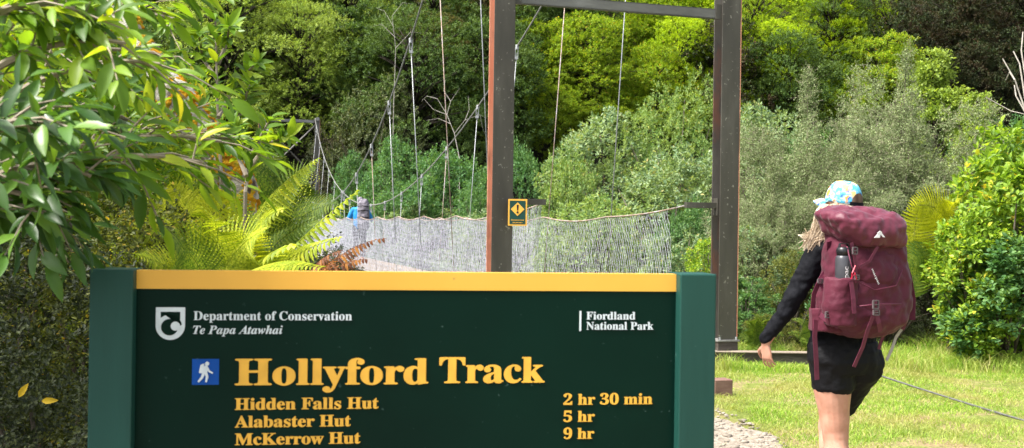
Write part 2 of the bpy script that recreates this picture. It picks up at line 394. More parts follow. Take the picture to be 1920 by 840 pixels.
def tree_proto(key, H, Rr, n_limb, sprays, twigs, leaf, spray_r=.75, base=.18, shape=.5, tilt=.25, cone=0.0, seed=0):
    """layered tree: limbs carry flat sprays of small leaves with gaps between the tiers"""
    global rng
    rng=np.random.default_rng(seed+100)
    tb=MB(); lean=rng.normal(size=2)*.04*H
    top=Vector((lean[0],lean[1],H*.97))
    tp=[Vector((lean[0]*t*t,lean[1]*t*t,H*.88*t)) for t in np.linspace(0,1,8)]
    tb.tube(tp,[H*.022*(1-.85*t)+.01 for t in np.linspace(0,1,8)],8)
    C=[];O=[];RS=[]
    for i in range(n_limb):
        h=base+(1-base)*((i+rng.random())/n_limb); hh=(h-base)/(1-base)
        env=(math.sin(math.pi*min(1,.16+.80*hh))**shape)*(1-cone*hh)
        r=Rr*env*rng.uniform(.62,1.08); az=rng.random()*2*math.pi+i*2.4
        d=Vector((math.cos(az),math.sin(az),0)); st=Vector((lean[0]*h*h,lean[1]*h*h,H*.97*h*.93))
        en=st+d*r+Vector((0,0,r*rng.uniform(-.10,.45)))
        mid=(st+en)/2+Vector((0,0,r*.12))
        tb.tube([st,mid,en],[.006*H*(1-.5*hh)+.008,.004*H+.004,.006],5)
        for k in range(sprays):
            t=rng.uniform(.38,1.02); side=Vector((-d.y,d.x,0))*rng.normal()*r*.30
            p=st.lerp(en,t)+side+Vector((0,0,rng.normal()*.26*spray_r+.1*r*math.sin(math.pi*min(t,1))))
            C.append(p); od=(d*1.0+side*.6/max(r,.1)); o=Vector((od.x+rng.normal()*.25,od.y+rng.normal()*.25,0)).normalized(); O.append(o); RS.append(spray_r*rng.uniform(.6,1.3))
    C=np.array(C);O=np.array(O);RS=np.array(RS); ns=len(C)
    # twigs radiating in a fan from each spray centre
    tn=twigs; ang=rng.uniform(-1.9,1.9,(ns,tn)); ln=RS[:,None]*rng.uniform(.5,1.0,(ns,tn))*(1-.22*np.abs(ang))
    ca,sa=np.cos(ang),np.sin(ang)
    tx=O[:,None,0]*ca-O[:,None,1]*sa; ty=O[:,None,0]*sa+O[:,None,1]*ca
    tz=-tilt*rng.uniform(.2,1.5,(ns,1))+rng.normal(size=(ns,tn))*.22
    TD=np.stack([tx,ty,tz],-1); per=9
    t=(np.arange(per)+.6)/per
    P=C[:,None,None,:]+TD[:,:,None,:]*(ln[:,:,None]*t)[...,None]
    P=P.reshape(-1,3)+rnd(ns*tn*per)*leaf*.35
    D=np.repeat(TD.reshape(-1,3),per,0)+rnd(ns*tn*per)*.55
    Nn=np.array([0,0,1.0])+rnd(ns*tn*per)*.42
    Ls=leaf*rng.uniform(.7,1.25,len(P))
    v,f=diamonds(P,D,Nn,Ls,Ls*.62)
    return dict(trunk=tb.mesh(key+'_trunk',True),crown=npmesh(key+'_crown',v,f),H=H,R=Rr)

def bush_proto(key, H, Rr, n_clump, per, leaf, wr=.42, seed=0, lump=.25, up=.6, blade=False, droop=.1, inner=.55, pw=.6, blobs=34, base=.10, zflat=None, trunk=False, bscale=1.0):
    global rng
    rng=np.random.default_rng(seed+300)
    # the shrub is a heap of rounded boughs; leaf clumps sit on their outer surfaces
    nb=int(blobs); ba=np.arange(nb)*2.39996+rng.random(nb)*.8; bh=((np.arange(nb)+.5)/nb)**.75; rng.shuffle(bh)
    be=np.sin(np.pi*(.20+.72*bh))**pw; br=Rr*be*rng.uniform(inner*.55,.80,nb)
    BCn=np.stack([np.cos(ba)*br,np.sin(ba)*br,H*(base+(.90-base)*bh)],1); BR=Rr*rng.uniform(.20,.40,nb)*(1.05-.35*bh)*bscale
    wgt=BR**2/np.sum(BR**2); idx=rng.choice(nb,n_clump,p=wgt)
    dirs=rnd(n_clump); dirs[:,2]=dirs[:,2]*.9+.35; dirs=unit(dirs)
    out=unit(BCn[idx]*np.array([1,1,.25])+1e-6); flip=np.sum(dirs*out,1)<-.35; dirs[flip]=unit(dirs[flip]+out[flip]*1.2)
    rad=BR[idx]*(.72+.34*rng.random(n_clump)**.6)*(1+lump*.8*np.array([noise.noise(tuple(d*2.2+b)) for d,b in zip(dirs,idx)]))
    C=BCn[idx]+dirs*rad[:,None]*np.array([1,1,zflat or 1.0*min(1.3,H/Rr*.55)]); C[:,2]=np.maximum(C[:,2],.02*H+.02*rng.random(n_clump))
    O=unit(dirs*.8+np.array([0,0,.45])+rnd(n_clump)*.25)
    tb=MB()
    for i in rng.choice(n_clump,min(16,n_clump),replace=False):
        e=Vector(C[i]); s=Vector((e.x*.08,e.y*.08,0)); m=s.lerp(e,.5)+Vector((0,0,.1*H))
        tb.tube([s-Vector((0,0,.1)),s.lerp(m,.5),m,e],[.012*H+.004,.010*H,.007*H,.002*H+.002],5)
    if trunk:
        tb=MB(); tb.tube([Vector((0,0,-.2)),Vector((.1,0,H*.35)),Vector((0,.1,H*.8))],[.018*H,.013*H,.004*H],8)
        for k in range(nb):
            e=Vector(BCn[k]); s=Vector((.05,0,max(.10*H,e.z*.80))); m=s.lerp(e,.5)+Vector((0,0,.03*H)); tb.tube([s,m,e],[.005*H,.0035*H,.002*H],5)
    P=np.repeat(C,per,0); A=np.repeat(O,per,0); n=len(P)
    rad=unit(np.cross(A,rnd(n))); tt=np.tile(np.linspace(0,1,per),n_clump)[:,None]
    D=rad*(1.0-.35*tt)+A*(.15+.9*tt)-np.array([0,0,droop])
    P=P+A*leaf*(tt*1.6-.8)+rad*leaf*.15+rnd(n)*leaf*.15
    Nn=A*.6+np.array([0,0,up])+rnd(n)*.35
    Ls=leaf*rng.uniform(.65,1.2,n)
    v,f=(blades if blade else diamonds)(P,D,Nn,Ls,Ls*wr)
    return dict(trunk=tb.mesh(key+'_stems',True),crown=npmesh(key+'_leaves',v,f),H=H,R=Rr)

def divaricate_proto(key,H,Rr,seed=0,spires=7,n=2300):
    """tangled small-leaved shrub with thin interlacing grey twigs and wispy spires"""
    global rng
    rng=np.random.default_rng(seed+500)
    tb=MB(); centres=[]
    for k in range(spires):
        a=rng.random()*6.28; q=Rr*.75*rng.random()*min(k,1); top=Vector((math.cos(a)*q,math.sin(a)*q,H*(1-.30*min(k,1)*rng.uniform(.5,1.2))))
        b=Vector((top.x*.2,top.y*.2,0)); m=b.lerp(top,.5)+Vector((rng.normal()*.1,rng.normal()*.1,0))
        tb.tube([b,m,top],[.035,.022,.004],6); centres.append((b,m,top))
    for k in range(16):
        a=rng.random()*6.28; e=Vector((math.cos(a)*Rr*.8,math.sin(a)*Rr*.8,H*rng.uniform(.2,.65)))
        tb.tube([Vector((0,0,0)),e*.5+Vector((0,0,.2)),e],[.03,.018,.004],5)
    P=[];A=[]
    for i in range(n):
        if rng.random()<.20:
            b,m,t=centres[rng.integers(len(centres))]; u=rng.uniform(.45,1.0); c=b.lerp(m,min(1,2*u)) if u<.5 else m.lerp(t,2*u-1)
            r=.60*(1.03-u)*Rr*rng.random()**.7; a=rng.random()*6.28
            p=(c.x+math.cos(a)*r,c.y+math.sin(a)*r,c.z+rng.normal()*.05)
            ax=(math.cos(a)*.6,math.sin(a)*.6,1.0)
        else:
            h=rng.random()**.9; env=math.sin(math.pi*(.2+.72*h))**.6; a=rng.random()*6.28
            l=noise.noise((math.cos(a)*2+seed,math.sin(a)*2,h*3)); r=Rr*env*(.45+.6*rng.random()**.5)*(1+.5*l)
            p=(math.cos(a)*r,math.sin(a)*r,H*.70*h*(1+.55*l)); ax=(math.cos(a),math.sin(a),.7)
        P.append(p);A.append(ax)
    P=np.array(P);A=unit(np.array(A))
    per=8; TP=np.repeat(P,per,0)+rnd(n*per)*.03; TD=unit(np.repeat(A,per,0)*.8+rnd(n*per)*.75)
    TL=rng.uniform(.07,.17,len(TP)); tv,tf=diamonds(TP,TD,rnd(len(TP)),TL,.0040,0)
    lp=5; LP=np.repeat(TP,lp,0)+np.repeat(TD,lp,0)*(np.repeat(TL,lp)*rng.random(len(TP)*lp))[:,None]+rnd(len(TP)*lp)*.008
    LD=rnd(len(LP)); LL=rng.uniform(.018,.032,len(LP)); lv,lf=diamonds(LP,LD,np.array([0,0,.6])+rnd(len(LP))*.6,LL,LL*.55)
    return dict(trunk=tb.mesh(key+'_stems',True),twigs=npmesh(key+'_twigs',tv,tf),crown=npmesh(key+'_leaves',lv,lf),H=H,R=Rr)

def frond_mesh(p0,p1,p2,width,npin=30,nrm=(0,0,1),droop=.25,sweep=.35,pinn=13,curl=0,ragged=.0,start=.12):
    """rachis on a quadratic curve, paired pinnae each cut into pinnules"""
    p0,p1,p2=map(lambda p:np.array(p,float),(p0,p1,p2)); nrm=np.array(nrm,float)
    bz=lambda t:(1-t)**2*p0+2*t*(1-t)*p1+t*t*p2
    dz=lambda t:2*(1-t)*(p1-p0)+2*t*(p2-p1)
    mb=MB(); ts=np.linspace(0,1,14); L=np.linalg.norm(p2-p0)
    mb.tube([bz(t) for t in ts],[.0045*(1-.85*t)*max(.5,L) for t in ts],5)
    rv=np.array([tuple(v) for v in mb.v]); rf=[]
    for f in mb.f:
        for k in range(1,len(f)-1): rf.append((f[0],f[k],f[k+1]))
    P=[];D=[];NN=[];LL=[]; WW=[]; SP=[];SD=[];SN=[];SL=[]; gap=L*(1-start)/npin
    for i in range(npin):
        t=start+(1-start)*(i+.5)/npin; c=bz(t); T=dz(t); T/=np.linalg.norm(T)
        S=np.cross(T,nrm); S/=np.linalg.norm(S); U=np.cross(S,T)
        u=(t-start)/(1-start)
        w=width*(np.sin(np.pi*min(1,.14+.86*u))**.75 if u<.42 else (1-(u-.42)/.58)**.85*1.0)*rng.uniform(.92,1.05)
        w=max(w,.015)
        for sg in(-1,1):
            if rng.random()<ragged: continue
            d0=S*sg+T*(sweep+.1)-U*(droop*.25); d0/=np.linalg.norm(d0); SP.append(c); SD.append(d0); SN.append(U+rng.normal(size=3)*.10); SL.append(w*1.02)
            for k in range(pinn):
                q=(k+.5)/pinn
                d=S*sg+T*(sweep+.25*q)-U*(droop*(2*q)*.7+curl*q); d/=np.linalg.norm(d)
                base=c+S*sg*w*q*.96+T*w*(sweep*q+.12*q*q)-U*w*(droop*q*q+curl*.5*q*q)
                pl=min(w*.155,gap*.60)*(1-.72*q**1.8)+.002
                for s2 in(-1,1):
                    pd=np.cross(d,U)*s2*1.0+d*.45
                    P.append(base);D.append(pd);NN.append(U+rng.normal(size=3)*.12);LL.append(pl);WW.append(w/pinn*(1.05-.3*q))
    P=np.array(P);D=np.array(D);NN=np.array(NN);LL=np.array(LL)
    wd=np.array(WW)
    v,f=diamonds(P,D,NN,LL,wd,.05)
    SL=np.array(SL); v2,f2=blades(np.array(SP),np.array(SD),np.array(SN),SL,np.full(len(SL),gap*.62),min(.6,droop*.7+curl*.35))
    v,f=join([(rv,np.array(rf)),(v,f),(v2,f2)])
    return npmesh('frond',v,f)

# ---------------------------------------------------------------- placing plants
def plant(proto, kind, label, cat, loc, sx, sz, rz, leafmat, group=None, barkmat='bark', crown_name='crown', trunk_name='trunk', sy=None):
    t=thing(kind,label,cat,loc,rz,group,(sx,sy or sx,sz))
    for nm,me,mt in((trunk_name,proto['trunk'],barkmat),(crown_name,proto['crown'],leafmat))+((('twigs',proto['twigs'],'twig'),) if 'twigs' in proto else ()):
        o=bpy.data.objects.new(nm,me); COL.objects.link(o); o.parent=t
        if len(me.materials)==0: me.materials.append(M[mt])
        o.material_slots[0].link='OBJECT'; o.material_slots[0].material=M[mt]
    return t
def on_hill(px,py,frac,H,y0=44,y1=100):
    """point on the slope whose tree of height H shows its middle at the picture point"""
    for k in range(400):
        Y=y0+(y1-y0)*k/400; p=at(px,py,Y)
        g=ground(p.x,Y)
        if g>=p.z-frac*H: return Vector((p.x,Y,g-.15))
    p=at(px,py,y1); return Vector((p.x,y1,ground(p.x,y1)-.15))
def on_flat(px,pytop,Y,wpx,proto):
    p=at(px,pytop,Y); g=ground(p.x,Y)-.05
    return Vector((p.x,Y,g)), (wpx/F*Y/2)/proto['R'], (p.z-g)/proto['H']
def forest():
    T=[tree_proto('beech_a',9.5,3.6,50,9,10,.085,.80,seed=1,shape=.55,tilt=.28),
       tree_proto('beech_b',11,3.3,56,9,10,.085,.72,seed=2,shape=.6,tilt=.34,cone=.35),
       tree_proto('beech_c',8,3.9,46,10,10,.085,.85,seed=3,shape=.5,tilt=.22,base=.12),
       tree_proto('beech_d',12,3.2,60,9,9,.080,.70,seed=4,shape=.6,tilt=.45,cone=.25,base=.1)]
    T+=[bush_proto('round_a',10,4.2,4400,12,.13,.55,seed=41,lump=.5,inner=.5,pw=.5,blobs=62,base=.03,zflat=.66,trunk=True,up=1.1,bscale=.98),
        bush_proto('round_b',8,4.0,3800,12,.13,.55,seed=42,lump=.5,inner=.5,pw=.5,blobs=54,base=.03,zflat=.56,trunk=True,up=1.1,bscale=.98),
        bush_proto('feather',12,4.6,6000,12,.095,.5,seed=43,lump=.6,inner=.45,pw=.5,blobs=90,base=.02,zflat=.55,trunk=True,up=.9,droop=.3,bscale=.85)]
    gb='beech trees on the far slope'
    # px, py of the crown middle, prototype, xy scale, z scale, leaf, label
    rows=[
     (430,60,6,1.1,1.0,'beech_pale','feathery pale green beech tree at upper left, nearest the broadleaf sapling'),
     (560,130,6,.85,.85,'beech_pale','tall pale green beech tree whose foot stands behind the far bridge tower'),
     (650,40,6,.85,.9,'beech_pale','soft mid green beech tree leaning right beside the dark gap above the bridge'),
     (510,-40,1,1.3,1.1,'beech_pale','pale beech tree cut by the top edge, left of the near cables'),
     (705,0,2,.75,.7,'beech_yellow','small beech with bright yellow flat sprays at the top, above the first cable clamp'),
     (830,120,0,.9,.9,'beech_olive','olive beech with flat mossy layers behind the long hangers'),
     (765,20,5,.8,.9,'beech_olive','brownish olive beech tree at the top between the first two hangers'),
     (890,215,2,.62,.5,'beech_gold','low beech with small green tiers left of the near tower post'),
     (900,30,4,.8,.85,'beech_olive','dull olive beech tree behind the left post of the tower'),
     (1010,110,5,.85,.8,'beech_gold','yellow green beech in flat tiers just right of the left tower post'),
     (1120,170,2,.8,.72,'beech_gold','beech with layered tiers and dark hollows below, between the two long hangers'),
     (1175,85,5,.55,.55,'beech_gold','beech whose top sprays have turned gold under the steel crossbar'),
     (1275,110,4,.72,.78,'beech_yellow','vivid yellow green beech tree left of the right tower post'),
     (1075,10,5,.85,.9,'beech_gold','yellow green beech showing just below the steel crossbar'),
     (1430,120,4,.80,.85,'beech_yellow','bright lime beech tree touching the right edge of the right tower post'),
     (1550,60,5,.95,1.0,'beech_yellow','large bright lime beech tree above the grey shrubs'),
     (1600,160,5,.55,.6,'beech_yellow','lime green beech tree lowest of the bright ones, behind the grey spires'),
     (1210,20,4,.7,.75,'beech_yellow','rounded lime tree above the tiered beech, seen just under the crossbar'),
     (1340,190,5,.6,.6,'beech_yellow','small lime tree half hidden by the right tower post'),
     (1480,170,4,.62,.62,'beech_yellow','rounded lime tree low behind the left grey shrub'),
     (1625,50,4,.7,.8,'beech_yellow','lime tree at the right end of the bright ones, next to the dark forest'),
     (1380,20,5,.8,.85,'beech_yellow','lime tree rising behind the right tower post'),
     (1040,215,4,.5,.5,'beech_gold','low round yellow green tree right of the left tower post'),
     (1500,-30,4,1.0,1.0,'beech_yellow','lime beech crown cut by the top edge above the hiker'),
     (1775,60,4,.8,.8,'beech_dark','dark brown tinged beech at the upper right, left of the bare branches'),
     (1880,30,5,.9,.95,'beech_dark','dark reddish beech in the upper right corner'),
     (1700,30,5,.7,.8,'beech_dark','shaded dark beech beside the large lime beech'),
     (1835,150,4,.7,.65,'beech_dark','low dark beech in shade behind the bare white branches'),
     (1290,-10,4,.9,.9,'beech_yellow','lime beech seen in the gap above the right end of the crossbar'),
    ]
    for (px,py,k,sx,sz,mt,lab) in rows:
        p=T[k]; loc=on_hill(px,py,.56,p['H']*sz,46 if px>740 else 55)
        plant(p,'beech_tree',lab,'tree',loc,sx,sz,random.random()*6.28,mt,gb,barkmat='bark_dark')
    # dark trees of the shaded wall of forest, behind and around
    random.seed(21)
    for row,(y0,py0) in enumerate(((56,150),(60,50),(67,-60))):
        for i in range(19):
            px=-420+2750*(i+random.random()*.7)/19; k=random.choice([4,5,6,4,5]); p=T[k]; z=random.uniform(.8,1.05)
            loc=on_hill(px,py0+random.uniform(-40,40),.55,p['H']*z,y0)
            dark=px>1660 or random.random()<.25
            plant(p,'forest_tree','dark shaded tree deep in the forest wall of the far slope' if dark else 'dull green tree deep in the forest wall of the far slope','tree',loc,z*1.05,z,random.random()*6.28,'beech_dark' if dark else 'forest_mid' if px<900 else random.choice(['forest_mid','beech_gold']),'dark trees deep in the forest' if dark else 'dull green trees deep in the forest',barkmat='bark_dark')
    # broad leaved bushes of the far bank
    B=[bush_proto('bush_a',5.6,2.6,1500,12,.135,.5,seed=1,lump=.5,blobs=40),
       bush_proto('bush_b',4.6,2.7,1400,12,.13,.55,seed=2,lump=.6,up=.8,blobs=36),
       bush_proto('bush_c',7.4,3.2,2200,11,.12,.5,seed=3,lump=.5,pw=.45,blobs=50)]
    b=lambda px,pt,Y,w,k,mt,lab,rz=0,nm='bank_shrub':(lambda r:plant(B[k],nm,lab,'shrub',r[0],r[1],r[2],rz,mt,'broadleaf shrubs on the far river bank'))(on_flat(px,pt,Y,w,B[k]))
    b(700,150,55,230,2,'broad_olive','dark olive dome shaped tree behind the leftmost hangers, dotted with pale leaves',1,'broadleaf_tree')
    b(628,245,54,130,2,'beech_dark','very dark shrub beside the far bridge tower',2)
    b(668,290,47,130,0,'broad_mid','green shrub above the far hiker with the grey pack',2.2)
    b(745,262,41,190,0,'broad_mid','round blue green shrub behind the lower end of the first cable',.3)
    b(850,285,38,220,1,'broad_mid','leafy green shrub left of the near tower post above the wire net',1.4)
    b(770,340,36,190,0,'broad_mid','low light green shrub just above the wire net',3.3)
    b(905,330,35,150,0,'broad_mid','green shrub half hidden by the left tower post',4.1)
    b(980,275,37,150,1,'broad_mid','green shrub beside the yellow warning sign',.9)
    b(1075,290,30,190,1,'bank_pale','fresh green shrub between the warning sign and the second long hanger',.5)
    b(1150,215,34,300,0,'broad_blue','pale blue green shrub at the centre of the tower opening',2.5)
    b(1270,150,33,250,2,'bank_pale','tall pale shrub reaching up beside the right tower post',1.1)
    b(1250,290,27,330,1,'broad_blue','wide silvery shrub low in the tower opening',3.7)
    b(1110,370,24,260,0,'bank_pale','low shrub seen through the wire net of the right side',5.1)
    b(1290,385,21,150,1,'broad_mid','yellowish green shrub under the right steel arm',4.4)
    b(1430,200,31,290,0,'broad_blue','silvery green shrub right of the tower, behind the left grey shrub',.2)
    b(1530,260,30,250,1,'broad_mid','green shrub between the two grey spired shrubs',2.9)
    b(1700,240,33,260,2,'broad_blue','pale shrub seen in gaps behind the right grey shrub',1.9)
    b(1870,225,26,230,0,'broad_mid','mid green shrub above the glossy bush at the right edge',.8)
    b(1990,150,30,260,2,'broad_mid','green shrub past the right edge of the view',.4)
    b(370,250,46,260,2,'broad_olive','dark shrub behind the ferns at the left',.6)
    b(480,300,57,220,1,'broad_olive','dark low shrub under the far bridge tower',.6)
    b(800,385,36,240,0,'broad_blue','pale low shrub seen only through the left wire net',2.1)
    b(930,405,27,260,1,'broad_blue','low shrub behind the foot of the left tower post',1.3)
    # slender light tree right
    t=tree_proto('ribbon',6.0,1.7,44,8,9,.095,.5,seed=9,shape=.7,tilt=.05,cone=.5,base=.1)
    loc,sx,sz=on_flat(1765,62,27,250,t); plant(t,'young_tree','slim light green young tree between the right grey shrub and the dark forest','tree',loc,sx*.9,sz,1,'beech_pale',barkmat='bark_dark')
    loc,sx,sz=on_flat(1840,150,26,170,t); plant(t,'young_tree','shorter light green young tree leaning toward the bare branches','tree',loc,sx,sz,3,'beech_pale',barkmat='bark_dark')
    # grey divaricating shrubs
    D=[divaricate_proto('grey_a',4.0,1.35,1,6,5200),divaricate_proto('grey_b',4.3,1.45,2,8,6000)]
    for (px,pt,Y,w,k,mt,lab) in [
        (1515,135,16.5,330,0,'grey_leaf','wispy grey green shrub with a thin spire, directly above the capped head of the hiker'),
        (1700,92,17.5,340,1,'grey_leaf','taller grey shrub with two pale spires right of the hiker'),
        (1450,300,15.5,230,0,'grey_leaf','low grey twiggy shrub touching the right tower post'),
        (1610,300,15.2,280,1,'grey_leaf','dark grey twiggy shrub low between the two spired shrubs')]:
        loc,sx,sz=on_flat(px,pt,Y,w,D[k]); plant(D[k],'twiggy_shrub',lab,'shrub',loc,sx,sz,px*.01,mt,'grey twiggy shrubs right of the tower',barkmat='bark')
    # undergrowth at the edge of the grass
    S=[bush_proto('edge_a',2.0,.75,1700,10,.045,.55,seed=5,lump=.5,blobs=34,bscale=.9),bush_proto('edge_b',2.5,.9,900,8,.085,.62,seed=6,lump=.5,blade=True,up=.7,blobs=30,droop=-.1),
       bush_proto('edge_c',2.0,.85,3200,9,.028,.6,seed=7,lump=.6,blobs=36,bscale=.9)]
    e=lambda px,pt,Y,w,k,mt,lab,rz=0,grp=None:(lambda r:plant(S[k],'undergrowth_shrub',lab,'shrub',r[0],r[1],r[2],rz,mt,grp or 'shrubs at the edge of the grass'))(on_flat(px,pt,Y,w,S[k]))
    e(1420,425,15,190,0,'broad_blue','small leaved shrub between the right tower post and the outstretched arm of the hiker',.4)
    e(1400,520,13.6,170,0,'broad_mid','low shrub at the foot of the right tower post',1.7)
    e(1490,470,14,180,2,'fine_olive','fine olive shrub behind the outstretched arm of the hiker',2.2)
    e(1330,450,15.5,160,0,'broad_lime','yellow flecked shrub just left of the right tower post',1.2)
    e(1270,440,17,190,0,'broad_blue','pale shrub behind the right wire net near its end',3.2)
    e(1560,440,13.8,190,0,'broad_mid','shrub hidden mostly behind the hiker and her pack',3)
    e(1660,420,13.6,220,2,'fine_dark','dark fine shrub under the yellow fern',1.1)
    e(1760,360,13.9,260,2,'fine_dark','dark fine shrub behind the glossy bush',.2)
    e(1450,590,12.9,150,2,'fine_olive','low brownish tangle behind the long grass at the beam',.7)
    # glossy bright bush on the right
    e(1890,248,12.4,290,1,'broad_lime','big glossy lime green bush at the right edge, tallest of the leafy bushes there',.5,'glossy bushes at the right edge')
    e(1835,395,12.0,210,1,'broad_lime','lower glossy bush in front, reaching toward the maroon pack',2.4,'glossy bushes at the right edge')
    e(1890,450,11.8,240,1,'broad_mid','darker green glossy bush cut by the right edge',4.0,'glossy bushes at the right edge')
    e(1975,240,12.9,280,1,'broad_mid','dark green bush just past the right edge',1.0,'glossy bushes at the right edge')
    # bare pale branches at the right edge
    mb=MB(); base=at(1990,330,12); base.z=ground(base.x,12)
    segs=[[(1935,330),(1925,215),(1895,208),(1848,182)],[(1925,215),(1903,150),(1880,110)],[(1922,185),(1912,120),(1900,96)],[(1925,160),(1915,95),(1918,60)],[(1903,150),(1893,135),(1886,150)],[(1925,215),(1905,180),(1902,160)]]
    t=thing('bare_sapling','leafless white twigged sapling at the right edge below the dark beech','tree',base)
    mb.tube([Vector((0,0,0)),at(1960,430,12)-base,at(1935,330,12)-base],[.03,.02,.014],6); mb.build('trunk',M['bark_pale'],t)
    for sgm in segs:
        mb=MB(); pts=[at(x,y,12+.1*i)-base for i,(x,y) in enumerate(sgm)]; mb.tube(pts,[.009-.0018*i for i in range(len(pts))],5); mb.build('branch',M['bark_pale'],t)

def bare_wood(label,basept,segs,Y,th):
    t=thing('dead_tree',label,'dead tree',basept)
    for i,sg in enumerate(segs):
        mb=MB(); pts=[at(x,y,Y+.2*k)-basept for k,(x,y) in enumerate(sg)]
        if i==0: pts=[Vector((0,0,-.1))]+pts
        mb.tube(pts,[th*(1-.7*k/(len(pts)-1))*(1 if i==0 else .5) for k in range(len(pts))],5); mb.build('trunk' if i==0 else 'branch',M['bark_pale'],t)
def dead_wood():
    Y=42; b=at(862,330,Y); b.z=ground(b.x,Y)
    bare_wood('pale dead branches spreading among the olive beeches left of the near tower',b,[[(862,300),(852,250),(838,215),(820,185)],[(852,250),(872,225),(900,215),(912,222)],[(838,215),(845,190),(862,165)],[(845,232),(822,222),(800,226)],[(872,225),(880,205),(878,180)],[(838,215),(812,205),(795,185)],[(900,215),(905,240),(912,258)],[(820,185),(800,180),(790,190)],[(845,190),(832,170),(835,150)]],Y,.022)
    b=at(735,330,46); b.z=ground(b.x,46)
    bare_wood('pale dead twigs at the top behind the first clamp',b,[[(738,200),(742,90),(735,30)],[(742,90),(770,60),(790,62)],[(741,70),(715,45),(700,50)],[(735,30),(755,5),(775,8)],[(738,50),(720,20),(705,15)]],46,.02)

def fern_plant(label,basepx,Y,fronds,mat,cat='fern',caud=None):
    b=at(*basepx,Y); g=ground(b.x,Y)
    root=Vector((b.x,Y,g)); t=thing('tree_fern' if caud else 'fern',label,cat,root)
    if caud:
        mb=MB(); pts=[Vector((0,0,-.1)),Vector((0,0,(b.z-g)*.5)),b-root]; mb.tube(pts,[.09,.08,.07],9); mb.build('trunk',M['bark'],t)
    for f in fronds:
        (p1,Y1),(p2,Y2),w=f[0],f[1],f[2]; kw=dict(f[3]) if len(f)>3 else {}
        mt=kw.pop('mat',mat); lab=kw.pop('label',None); st=kw.pop('base',None)
        p0=(at(*st[0],st[1]) if st else b)-root
        me=frond_mesh(p0,at(*p1,Y1)-root,at(*p2,Y2)-root,w,**kw)
        link('frond',me,M[mt],t,lab)
    return t

